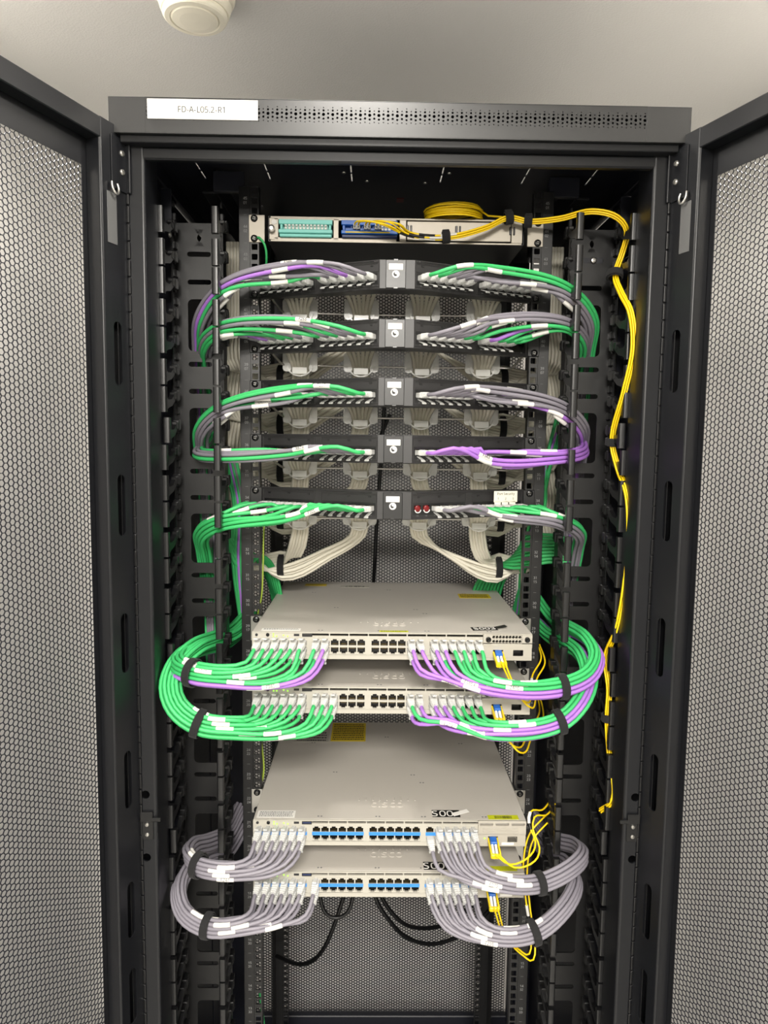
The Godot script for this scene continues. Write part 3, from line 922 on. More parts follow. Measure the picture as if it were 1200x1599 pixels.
func patch_panel(k: int) -> void:
	var t := thing("patch_bay", "black angled copper patch panel, the " + panel_name(k), "patch panel", Vector3(0, uy(k), 0), "angled patch panels")
	var inv := Transform3D(Basis(), Vector3(0, -uy(k), 0))
	# top and bottom flanges of the folded body, and the middle
	var m := MB.new()
	var plan := PackedVector2Array([Vector2(-0.2235, 0.0), Vector2(-0.0275, 0.086), Vector2(0.0275, 0.086), Vector2(0.2235, 0.0), Vector2(0.2235, -0.010), Vector2(0.0275, 0.052), Vector2(-0.0275, 0.052), Vector2(-0.2235, -0.010)])
	for s in [-1.0, 1.0]:
		m.prism(plan, s * 0.0218 - 0.0006, s * 0.0218 + 0.0006, frame(Vector3.RIGHT, Vector3.BACK, Vector3.UP, Vector3.ZERO))
	m.box(Vector3(0, 0, 0.087), Vector3(0.055, 0.0436, 0.004), 0.0006)
	for s in [-1.0, 1.0]:
		var wf := inv * wing_frame(s, k)
		# strips of sheet round the port openings
		m.box(Vector3(0.108, 0.0125, -0.001), Vector3(0.215, 0.0185, 0.002), 0, wf)
		m.box(Vector3(0.108, -0.0185, -0.001), Vector3(0.215, 0.0065, 0.002), 0, wf)
		for r in [[0.0, wing_port(0) - 0.0079], [wing_port(5) + 0.0079, wing_port(6) - 0.0079], [wing_port(11) + 0.0079, 0.2155]]:
			m.box(Vector3((r[0] + r[1]) / 2, -0.006, -0.001), Vector3(r[1] - r[0], 0.0185, 0.002), 0, wf)
		# joint lip along the top edge
		m.box(Vector3(0.112, 0.0205, 0.0006), Vector3(0.204, 0.0016, 0.0014), 0.0004, wf)
	obj("body", m.mesh(M.panel_coat), t)
	for s in [-1.0, 1.0]:
		var wf := inv * wing_frame(s, k)
		for q in 2:
			var a := wing_port(q * 6) - 0.0095
			var b := wing_port(q * 6 + 5) + 0.0095
			var fm := MB.new()
			# raised frame, sunken name strip with three slots
			for yy in [0.0185, -0.0178]: fm.box(Vector3((a + b) / 2, yy, 0.0006), Vector3(b - a, 0.0008, 0.0012), 0.0002, wf)
			for xx in [a, b]: fm.box(Vector3(xx, 0.0003, 0.0006), Vector3(0.0008, 0.037, 0.0012), 0.0002, wf)
			fm.box(Vector3((a + b) / 2, 0.0048, 0.0005), Vector3(b - a, 0.0009, 0.0010), 0.0002, wf)
			fm.box(Vector3((a + b) / 2, 0.0165, 0.0005), Vector3(b - a - 0.004, 0.0007, 0.0010), 0.0002, wf)
			var mod := obj("port_module", fm.mesh(M.panel_plastic), t)
			for i in 3: obj("label_clip", MB.new().box(Vector3(a + (b - a) * (0.12 + 0.38 * i), 0.0135, 0.0004), Vector3(0.0048, 0.0026, 0.0008), 0.0002, wf).mesh(M.black_plastic), mod)
			for i in 6:
				var px := wing_port(q * 6 + i)
				var red: bool = k == 11 and s > 0 and q == 0 and i < 2
				if not cache.has("jack"):
					var jm := MB.new()
					jm.cell(Rect2(-0.0079, -0.0093, 0.0158, 0.0186), jack_hole(0.0116, 0.0105, Vector2(0, 0.001)), -0.002, 0.0)
					var am := jm.mesh(M.black_plastic)
					var inner := MB.new()
					inner.box(Vector3(0, 0.001, -0.0150), Vector3(0.0122, 0.0112, 0.0008))
					for e in [-1.0, 1.0]:
						inner.box(Vector3(e * 0.0063, 0.001, -0.0085), Vector3(0.0008, 0.0115, 0.013))
						inner.box(Vector3(0, 0.001 + e * 0.0058, -0.0085), Vector3(0.0126, 0.0008, 0.013))
					inner.mesh(M.black_plastic, am)
					var pn := MB.new()
					for w in 8: pn.box(Vector3(-0.0038 + 0.00109 * w, 0.0035, -0.008), Vector3(0.0004, 0.0004, 0.008), 0, Transform3D(Basis(Vector3.RIGHT, 0.25), Vector3.ZERO))
					pn.mesh(M.pins, am)
					cache["jack"] = am
				var bx := wf.basis
				var bz: Vector3 = bx.z
				var rb := Basis(Vector3.UP.cross(bz), Vector3.UP, bz)
				var jk := obj("port", cache["jack"], mod, Transform3D(rb, wf * Vector3(px, -0.006, 0)))
				obj("port_number", text(str((q * 6 + i + 13) if s > 0 else (12 - q * 6 - i)), 0.0024, M.print_white, 0.0001), mod, Transform3D(rb, wf * Vector3(px, -0.0166, 0.0003)))
				if red:
					var rm := MB.new().lathe([Vector2(0.0048, -0.006), Vector2(0.0052, 0.0015), Vector2(0.0035, 0.0032), Vector2(0, 0.0034)], Transform3D(rb, wf * Vector3(px, -0.0045, 0)), 14)
					tag(obj("port_plug", rm.mesh(M.red_plastic), mod), "red blanking plug")
					var arc := PackedVector3Array()
					for j in 9:
						var an := PI + PI * j / 8.0
						arc.append(wf * Vector3(px + 0.0052 * cos(an), -0.0065 + 0.0045 * sin(an), 0.002))
					obj("plug_latch", MB.new().tube(arc, 0.0009, 6).mesh(M.dust_cap), mod)
		var e := obj("ear", boxm(Vector3(s * 0.2315, 0, 0.0013), Vector3(0.0195, 0.0432, 0.0022), 0.0008, M.plate_coat), t)
		for q in [-1.0, 1.0]: obj("screw", black_screw(0.0058), e, Transform3D(Basis(), Vector3(s * 0.2325, q * 0.0159, 0.0025)))
	# centre cover plate
	var cp := obj("centre_plate", MB.new().box(Vector3(-0.0024, 0, 0.0903), Vector3(0.0308, 0.0425, 0.003), 0.0008).mesh(M.plate_coat), t)
	obj("white_label", boxm(Vector3(-0.0024, 0.0105, 0.0920), Vector3(0.0215, 0.0092, 0.0005), 0.0002, M.label_white), cp)
	for q in [-1.0, 1.0]: obj("catch", MB.new().box(Vector3(-0.0024, q * 0.0207, 0.0914), Vector3(0.007, 0.0030, 0.0016), 0.0004).mesh(M.black_plastic), cp)
	obj("emblem", MB.new().lathe([Vector2(0.0056, 0), Vector2(0.0056, 0.0004), Vector2(0, 0.0004)], Transform3D(Basis(), Vector3(-0.0024, -0.0005, 0.0918)), 24).mesh(M.label_white), cp)
	var sw := PackedVector2Array()
	for i in 9:
		var a := 2.1 + 2.35 * i / 8.0
		sw.append(Vector2(cos(a), sin(a)) * 0.0036)
	for q in [[0.0016, -0.0026], [0.0021, -0.0016], [0.0013, -0.0008], [-0.0003, -0.0007], [-0.0014, 0.0002], [-0.0017, 0.0015]]: sw.append(Vector2(q[0], q[1]))
	obj("emblem_swirl", MB.new().prism(sw, 0.0923, 0.0925, Transform3D(Basis(), Vector3(-0.0024, -0.0003, 0))).mesh(M.print_dark), cp)
	# support bar with clear strain-relief clips behind the panel
	var by := uy(k) - 0.036
	var bt := thing("cable_support_bar", "thin steel bar with four clear cable clips behind the " + panel_name(k), "support bar", Vector3(0, by, -0.05), "cable support bars")
	var bar := spline(PackedVector3Array([Vector3(-0.206, 0.016, 0.047), Vector3(-0.198, 0.006, 0.02), Vector3(-0.19, 0, 0.002), Vector3(-0.18, 0, 0), Vector3(0.19, 0, 0), Vector3(0.204, 0, 0.003), Vector3(0.212, 0.010, 0.03), Vector3(0.216, 0.016, 0.047)]), 0.01)
	obj("bar", MB.new().tube(bar, 0.0019, 8).mesh(M.steel), bt)
	if not cache.has("clip"):
		var c := MB.new()
		var u := PackedVector2Array()
		for i in 13:
			var a := PI + PI * i / 12.0
			u.append(Vector2(0.0225 * cos(a), 0.019 * sin(a) + 0.001))
		for i in 13:
			var a := TAU - PI * i / 12.0
			u.append(Vector2(0.0200 * cos(a), 0.0165 * sin(a) + 0.001))
		c.prism(u, -0.013, 0.011)
		for e in [-1.0, 1.0]:
			c.prism(rr(0.015, 0.034, 0.006, Vector2(e * 0.0225, 0.008), 4), 0.002, 0.0045)
			c.lathe([Vector2(0.0035, -0.004), Vector2(0.0035, 0.004)], frame(Vector3.UP, Vector3.BACK, Vector3.RIGHT, Vector3(e * 0.026, 0, 0)), 10)
		c.box(Vector3(0, -0.008, 0.012), Vector3(0.026, 0.012, 0.002), 0.0008)
		cache["clip"] = c.mesh(M.clear_clip)
	for i in 4: obj("clear_clip", cache["clip"], bt, Transform3D(Basis(), Vector3(-0.1625 + 0.1055 * i, -0.002, 0.0)))

# ------------------------------------------------------------------ switches
func col_x(c: int) -> float:
	return -0.2222 + 0.0103 + 0.0923 * (c / 6) + 0.0140 * (c % 6)

func sticker(parent: Node, called: String, c: Vector3, w: float, d: float, m: Material, turn := 0.0) -> MeshInstance3D:
	return obj(called, boxm(Vector3.ZERO, Vector3(w, 0.0003, d), 0, m), parent, Transform3D(Basis(Vector3.UP, turn), c))

func flat_text(parent: Node, s: String, h: float, m: Material, c: Vector3, turn := 0.0, depth := 0.0002) -> void:
	obj("lettering", text(s, h, m, depth), parent, Transform3D(Basis(Vector3.UP, turn), c) * frame(Vector3.RIGHT, Vector3.FORWARD, Vector3.UP, Vector3.ZERO))

func print_lines(parent: Node, c: Vector3, w: float, d: float, rows: int, m: Material, turn := 0.0) -> void:
	# rows of small print too fine to read
	var b := MB.new()
	for r in rows:
		var x := -w / 2
		while x < w / 2 - 0.001:
			var l := rng.randf_range(0.0012, 0.004)
			l = minf(l, w / 2 - x)
			b.box(Vector3(x + l / 2, 0, -d / 2 + d * (r + 0.5) / rows), Vector3(l, 0.0001, d / rows * 0.5))
			x += l + 0.0009
	obj("small_print", b.mesh(m), parent, Transform3D(Basis(Vector3.UP, turn), c))

func switch_unit(k: int, multi: bool, label: String) -> Node3D:
	var t := thing("network_switch", label, "network switch", Vector3(0, uy(k), 0.105), "rack switches")
	var h := 0.0217
	var w := 0.22225
	# case: sheet shell, open towards the port cavities
	var m := MB.new()
	m.box(Vector3(0, h - 0.0006, -0.2065), Vector3(w * 2, 0.0012, 0.405), 0.0005)
	m.box(Vector3(0, -h + 0.0006, -0.2065), Vector3(w * 2, 0.0012, 0.405), 0.0005)
	for s in [-1.0, 1.0]: m.box(Vector3(s * (w - 0.0006), 0, -0.2065), Vector3(0.0012, h * 2, 0.405), 0.0005)
	m.box(Vector3(0, 0, -0.4085), Vector3(w * 2, h * 2, 0.0012), 0.0004)
	var case := obj("case", m.mesh(M.switch_coat), t)
	# face: bars and vent slots between the ports
	var xm := 0.1434
	m = MB.new()
	m.box(Vector3((xm - w) / 2, h - 0.0009, -0.002), Vector3(xm + w, 0.0018, 0.004), 0.0005)
	m.box(Vector3((xm - w) / 2, 0.0139, -0.002), Vector3(xm + w, 0.0036, 0.004))
	m.box(Vector3((xm - w) / 2, -0.0173, -0.002), Vector3(xm + w, 0.0088, 0.004), 0.0005)
	m.box(Vector3((xm - w) / 2, -0.0142, 0.0003), Vector3(xm + w - 0.02, 0.0007, 0.001))
	var edges := [-w]
	for g in 4:
		edges.append(col_x(g * 6) - 0.0070)
		edges.append(col_x(g * 6 + 5) + 0.0070)
	edges.append(xm)
	for i in range(0, edges.size(), 2):
		m.box(Vector3((edges[i] + edges[i + 1]) / 2, -0.0005, -0.002), Vector3(edges[i + 1] - edges[i], 0.0252, 0.004))
	# left block above the first ports carries buttons and lamps, the others three slots each
	m.box(Vector3((-w + edges[2] + 0.004) / 2, 0.0178, -0.002), Vector3(edges[2] + 0.004 + w, 0.0042, 0.004))
	for g in range(1, 4):
		var a: float = edges[1 + g * 2] - (0.0042 if g > 0 else 0.0)
		var b: float = edges[2 + g * 2] + (0.0042 if g < 3 else 0.006)
		var sw3 := (b - a) / 3.0
		for i in 3:
			m.cell(Rect2(a + sw3 * i, 0.0157, sw3, 0.0043), rr(sw3 - 0.0016, 0.0036, 0.0008, Vector2(a + sw3 * (i + 0.5), 0.01785), 2), -0.004, 0.0)
	obj("face", m.mesh(M.switch_face), t)
	if multi: obj("vent_baffle", boxm(Vector3(-0.04, 0.0178, -0.008), Vector3(0.36, 0.005, 0.001), 0, M.switch_coat), t)
	# ports
	for kind in 2:
		var key := "swport%d%s" % [kind, multi]
		if cache.has(key): continue
		var fl := -1.0 if kind == 0 else 1.0
		var pm := MB.new()
		pm.cell(Rect2(-0.007, -0.00645, 0.014, 0.0129), jack_hole(0.0120, 0.0102, Vector2(0, -0.0002 * fl), fl), -0.004, 0.0)
		var am := pm.mesh(M.switch_face)
		var inn := MB.new()
		inn.box(Vector3(0, 0, -0.0170), Vector3(0.0124, 0.011, 0.0006))
		for e in [-1.0, 1.0]:
			inn.box(Vector3(e * 0.0064, 0, -0.0105), Vector3(0.0007, 0.0112, 0.013))
			inn.box(Vector3(0, e * 0.0055, -0.0105), Vector3(0.0126, 0.0007, 0.013))
		inn.mesh(M.port_dark, am)
		var pp := MB.new()
		for q in 8: pp.box(Vector3(-0.0038 + 0.00109 * q, fl * 0.0030, -0.006), Vector3(0.0005, 0.0005, 0.007))
		pp.mesh(M.pins, am)
		if multi:
			MB.new().box(Vector3(0, -0.0050 if kind == 0 else 0.0050, 0.0004), Vector3(0.014, 0.0026, 0.0014), 0.0003).mesh(M.port_blue, am)
		cache[key] = am
	for c in 24:
		for r in 2:
			obj("port", cache["swport%d%s" % [r, multi]], t, Transform3D(Basis(), Vector3(col_x(c), 0.00555 if r == 0 else -0.00735, 0)))
	# buttons, lamps and sockets on the left block
	obj("button", MB.new().lathe([Vector2(0.0022, 0), Vector2(0.0022, 0.0012), Vector2(0.0016, 0.0016), Vector2(0, 0.0016)], Transform3D(Basis(), Vector3(-0.2150, 0.0172, 0)), 12).mesh(M.print_dark), t)
	obj("button", MB.new().lathe([Vector2(0.0028, 0), Vector2(0.0028, 0.0012), Vector2(0.002, 0.0018), Vector2(0, 0.0018)], Transform3D(Basis(), Vector3(-0.1975, 0.0172, 0)), 14).mesh(M.screw_black), t)
	for p in [[-0.1885, 0.0185], [-0.1885, 0.0150], [-0.1835, 0.0150], [-0.1725, 0.0165], [-0.1660, 0.0150]]:
		obj("status_lamp", boxm(Vector3(p[0], p[1], 0.0003), Vector3(0.0020, 0.0018, 0.0008), 0.0002, M.led_green), t)
	obj("console_socket", MB.new().box(Vector3(-0.1520, 0.0172, 0.0002), Vector3(0.0085, 0.0036, 0.0010), 0.0004).mesh(M.print_dark), t)
	var us := obj("usb_socket", MB.new().box(Vector3(-0.1352, 0.0170, 0.0002), Vector3(0.0160, 0.0052, 0.0012), 0.0004).mesh(M.print_dark), t)
	obj("usb_tongue", boxm(Vector3(-0.1352, 0.0176, 0.0010), Vector3(0.0130, 0.0018, 0.0006), 0, M.adapter_navy if multi else M.port_dark), us)
	# uplink module on the right
	var mx := (xm + w) / 2
	m = MB.new()
	m.box(Vector3(mx, h - 0.0008, -0.0015), Vector3(w - xm - 0.0008, 0.0016, 0.005), 0.0004)
	var cages := [[0.0245, -0.0085], [0.0565, -0.0085]]
	var strip_y := 0.0045 if not multi else 0.0008
	for i in 2:
		var cx: float = xm + cages[i][0]
		var wd := 0.0405 if i == 0 else w - xm - 0.0405 - 0.0012
		var left := xm + 0.0004 + (0.0 if i == 0 else 0.0405)
		m.cell(Rect2(left, -0.0170, wd, 0.0165), rr(0.0155, 0.0092, 0.0006, Vector2(cx, -0.0090), 1), -0.004, 0.001)
	m.box(Vector3(mx, -0.01925, -0.0015), Vector3(w - xm - 0.0008, 0.0045, 0.005), 0.0006)
	if not multi:
		m.box(Vector3(mx, 0.00325, -0.0015), Vector3(w - xm - 0.0008, 0.0075, 0.005))
		for yy in [0.0165, 0.0095]:
			for q in 9:
				m.cell(Rect2(xm + 0.0145 + 0.0052 * q, yy - 0.0033, 0.0052, 0.0066), ngon(0.0026, 6, Vector2(xm + 0.0171 + 0.0052 * q, yy), PI / 6), -0.004, 0.001)
		m.box(Vector3(xm + 0.0075, 0.0129, -0.0015), Vector3(0.014, 0.0143, 0.005))
		m.box(Vector3(w - 0.0087, 0.0129, -0.0015), Vector3(0.0166, 0.0143, 0.005))
		m.box(Vector3(mx, 0.0130, -0.0015), Vector3(0.05, 0.0006, 0.005))
	else:
		for q in 3: m.cell(Rect2(xm + 0.0005 + 0.026 * q, 0.0120, 0.026, 0.0085), rr(0.022, 0.0042, 0.001, Vector2(xm + 0.0135 + 0.026 * q, 0.0160), 2), -0.004, 0.001)
		m.box(Vector3(mx, 0.0056, -0.0015), Vector3(w - xm - 0.0008, 0.0130, 0.005))
		for q in 3: m.box(Vector3(mx - 0.003, 0.0095 - 0.0036 * q, 0.0014), Vector3(0.058, 0.0012, 0.0014), 0.0004)
	var mod := obj("uplink_module", m.mesh(M.module_face), t)
	if multi: obj("module_baffle", boxm(Vector3(mx, 0.0160, -0.006), Vector3(0.076, 0.006, 0.001), 0, M.switch_coat), mod)
	for i in 2:
		var cg := MB.new()
		var cx: float = xm + cages[i][0]
		cg.box(Vector3(cx, -0.009, -0.016), Vector3(0.0155, 0.0095, 0.001))
		for e in [-1.0, 1.0]:
			cg.box(Vector3(cx + e * 0.0078, -0.009, -0.008), Vector3(0.0005, 0.0092, 0.018))
			cg.box(Vector3(cx, -0.009 + e * 0.0046, -0.008), Vector3(0.0155, 0.0005, 0.018))
		obj("cage", cg.mesh(M.steel if multi else M.port_dark), mod)
	if not multi:
		for xx in [xm + 0.0085, w - 0.0085]:
			obj("captive_screw", MB.new().lathe([Vector2(0.0042, 0), Vector2(0.0042, 0.003), Vector2(0.003, 0.004), Vector2(0, 0.0035)], Transform3D(Basis(), Vector3(xx, 0.0130, 0.001)), 16).mesh(M.screw_black), mod)
	else:
		obj("white_tag", boxm(Vector3(xm + 0.049, -0.0165, 0.0012), Vector3(0.020, 0.0042, 0.0005), 0, M.label_white), mod)
		obj("status_lamp", boxm(Vector3(xm + 0.011, -0.0075, 0.0012), Vector3(0.0022, 0.0022, 0.0006), 0.0002, M.led_green), mod)
	# mounting brackets set back on the sides
	for s in [-1.0, 1.0]:
		var br := obj("mounting_bracket", MB.new().box(Vector3(s * 0.2325, 0, -0.1035), Vector3(0.0195, 0.0430, 0.0018), 0.0006).box(Vector3(s * (w + 0.001), 0, -0.14), Vector3(0.0016, 0.043, 0.075), 0.0005).mesh(M.steel), t)
		for q in [-1.0, 1.0]: obj("screw", black_screw(0.0058), br, Transform3D(Basis(), Vector3(s * 0.2325, q * 0.0159, -0.1024)))
	# raised maker's mark pressed into the lid: short bars over the letters
	var ty := h + 0.0001
	flat_text(case, "cisco", 0.0190, M.switch_coat, Vector3(-0.004, ty + 0.0002, -0.052), 0.0, 0.0012)
	var bars := [0.006, 0.011, 0.016, 0.011, 0.006, 0.011, 0.016, 0.011, 0.006]
	for i in 9:
		obj("logo_bar", MB.new().box(Vector3(-0.052 + 0.012 * i, ty, -0.068 - bars[i] / 2 + 0.004), Vector3(0.0024, 0.0012, bars[i]), 0.0005).mesh(M.switch_coat), case)
	for p in [[-0.115, -0.012], [-0.02, -0.012], [0.055, -0.012], [0.155, -0.012], [-0.0985, -0.17], [0.045, -0.16], [0.06, -0.13], [-0.15, -0.3], [0.15, -0.3], [0.0, -0.33]]:
		for e in [-1.0, 1.0]: obj("lid_dimple", MB.new().lathe([Vector2(0.0017, 0), Vector2(0.0014, 0.0004), Vector2(0, 0.0002)], frame(Vector3.RIGHT, Vector3.FORWARD, Vector3.UP, Vector3(p[0] + e * 0.0026, h, p[1])), 8).mesh(M.print_grey), case)
	return t

func switches() -> void:
	var h := 0.0217
	var y := h + 0.0003
	var a := switch_unit(16, false, "grey switch with green and purple cables, highest of the four switches")
	# labels on its lid
	sticker(a, "yellow_sticker", Vector3(0.168, y, -0.279), 0.062, 0.038, M.sticker_yellow)
	print_lines(a, Vector3(0.168, y + 0.0002, -0.279), 0.055, 0.032, 5, M.print_dark)
	sticker(a, "yellow_sticker", Vector3(-0.152, y, -0.375), 0.045, 0.022, M.sticker_yellow)
	sticker(a, "paper_label", Vector3(-0.070, y, -0.362), 0.06, 0.02, M.switch_face)
	flat_text(a, "F48 07", 0.010, M.print_dark, Vector3(-0.070, y + 0.0003, -0.362), PI)
	sticker(a, "barcode_sticker", Vector3(0.002, y, -0.009), 0.046, 0.008, M.sticker_lime)
	print_lines(a, Vector3(0.002, y + 0.0002, -0.009), 0.042, 0.005, 1, M.print_dark)
	sticker(a, "white_label", Vector3(-0.178, y, -0.014), 0.062, 0.014, M.label_white)
	print_lines(a, Vector3(-0.178, y + 0.0002, -0.016), 0.056, 0.008, 2, M.print_grey)
	sticker(a, "black_label", Vector3(0.150, y, -0.030), 0.042, 0.020, M.sleeve_black, 0.1)
	flat_text(a, "S003", 0.0125, M.label_white, Vector3(0.150, y + 0.0003, -0.030), 0.1)
	obj("peeled_corner", boxm(Vector3.ZERO, Vector3(0.020, 0.0004, 0.011), 0.0, M.sleeve_black), a, Transform3D(Basis(Vector3.UP, 0.30) * Basis(Vector3.BACK, 0.12), Vector3(0.1775, y + 0.0016, -0.037)))
	var b := switch_unit(18, false, "grey switch with green and purple cables, second of the four switches")
	var c := switch_unit(23, true, "grey switch with blue port strips and grey cables, third switch down")
	sticker(c, "yellow_sticker", Vector3(-0.080, y, -0.355), 0.072, 0.095, M.sticker_yellow)
	print_lines(c, Vector3(-0.080, y + 0.0002, -0.355), 0.065, 0.085, 9, M.print_dark)
	sticker(c, "paper_label", Vector3(-0.155, y, -0.350), 0.07, 0.095, M.switch_face)
	print_lines(c, Vector3(-0.155, y + 0.0002, -0.330), 0.06, 0.05, 4, M.print_dark)
	sticker(c, "white_label", Vector3(-0.187, y, -0.018), 0.062, 0.022, M.label_white)
	print_lines(c, Vector3(-0.187, y + 0.0002, -0.018), 0.055, 0.017, 4, M.print_grey)
	sticker(c, "black_label", Vector3(0.093, y, -0.022), 0.046, 0.022, M.sleeve_black)
	flat_text(c, "S00", 0.0165, M.label_white, Vector3(0.087, y + 0.0003, -0.021))
	obj("peeled_corner", boxm(Vector3.ZERO, Vector3(0.028, 0.0004, 0.010), 0.0, M.label_white), c, Transform3D(Basis(Vector3.UP, 0.35) * Basis(Vector3.BACK, 0.08), Vector3(0.117, y + 0.0018, -0.022)))
	sticker(c, "barcode_sticker", Vector3(0.186, y, -0.011), 0.050, 0.0135, M.sticker_lime)
	var bc := MB.new()
	for i in 26: bc.box(Vector3(-0.014 + 0.0011 * i, 0, 0), Vector3(0.0003 + 0.0005 * rng.randf(), 0.0001, 0.008))
	obj("bar_code", bc.mesh(M.print_dark), c, Transform3D(Basis(), Vector3(0.186, y + 0.0002, -0.011)))
	var d := switch_unit(25, true, "grey switch with blue port strips and grey cables, lowest of the four switches")
	sticker(d, "black_label", Vector3(0.080, y, -0.018), 0.046, 0.022, M.sleeve_black)
	flat_text(d, "S00", 0.0165, M.label_white, Vector3(0.074, y + 0.0003, -0.017))
	sticker(d, "barcode_sticker", Vector3(0.186, y, -0.011), 0.050, 0.0135, M.sticker_lime)

# ------------------------------------------------------------------ copper patch cables
func plug_mesh() -> ArrayMesh:
	if not cache.has("plug"):
		var m := MB.new()
		m.box(Vector3(0, 0, 0.0005), Vector3(0.0114, 0.0080, 0.0210), 0.0009)
		# ribbed hood over the boot
		for i in 4:
			var w := 0.0112 - 0.0008 * i
			m.box(Vector3(0, 0, 0.0130 + 0.0042 * i), Vector3(w, 0.0092 - 0.0005 * i, 0.0036), 0.0012)
		m.box(Vector3(0, 0, 0.0215), Vector3(0.0078, 0.0070, 0.019), 0.0022)
		# latch and its guard
		var lat := Transform3D(Basis(Vector3.RIGHT, 0.30), Vector3(0, -0.0058, 0.002))
		m.box(Vector3(0, -0.001, 0.007), Vector3(0.0056, 0.0012, 0.020), 0.0004, lat)
		m.box(Vector3(0, -0.0022, 0.0165), Vector3(0.0070, 0.0022, 0.004), 0.0006, lat)
		cache["plug"] = m.mesh(M.clear_plastic)
	return cache["plug"]

func patch_cable(label: String, colour: String, ctrl: PackedVector3Array, plug: Transform3D, tag_at: float, code: String, group: String) -> void:
	var o := ctrl[0]
	var t := thing("patch_cable", label, "cable", o, group)
	var p := shifted(spline(ctrl, 0.011), o)
	obj("jacket", MB.new().tube(p, 0.0031, 8).mesh(M[colour + "_jacket"]), t)
	obj("plug", plug_mesh(), t, Transform3D(plug.basis, plug.origin - o))
	# wrap-round white marker
	var sl := stretch(p, tag_at, 0.026)
	if sl.size() > 1:
		var mk := obj("marker_sleeve", MB.new().tube(sl, 0.0036, 8).mesh(M.label_white), t)
		if code:
			var mid := (sl[0] + sl[sl.size() - 1]) / 2
			var tg := (sl[sl.size() - 1] - sl[0]).normalized()
			if tg.x < 0: tg = -tg
			var nz := (Vector3(0, 0.3, 1) - tg * tg.dot(Vector3(0, 0.3, 1))).normalized()
			obj("lettering", text(code, 0.0046, M.print_dark, 0.0003), mk, Transform3D(Basis(tg, nz.cross(tg), nz), mid + nz * 0.0036))

# the piece of a path that begins at some length along it
func stretch(p: PackedVector3Array, from: float, long: float) -> PackedVector3Array:
	var out := PackedVector3Array()
	var run := 0.0
	for i in p.size() - 1:
		var l := p[i].distance_to(p[i + 1])
		if run + l > from and run < from + long:
			var a := clampf((from - run) / l, 0.0, 1.0)
			var b := clampf((from + long - run) / l, 0.0, 1.0)
			if out.is_empty(): out.append(p[i].lerp(p[i + 1], a))
			out.append(p[i].lerp(p[i + 1], b))
		run += l
	return out

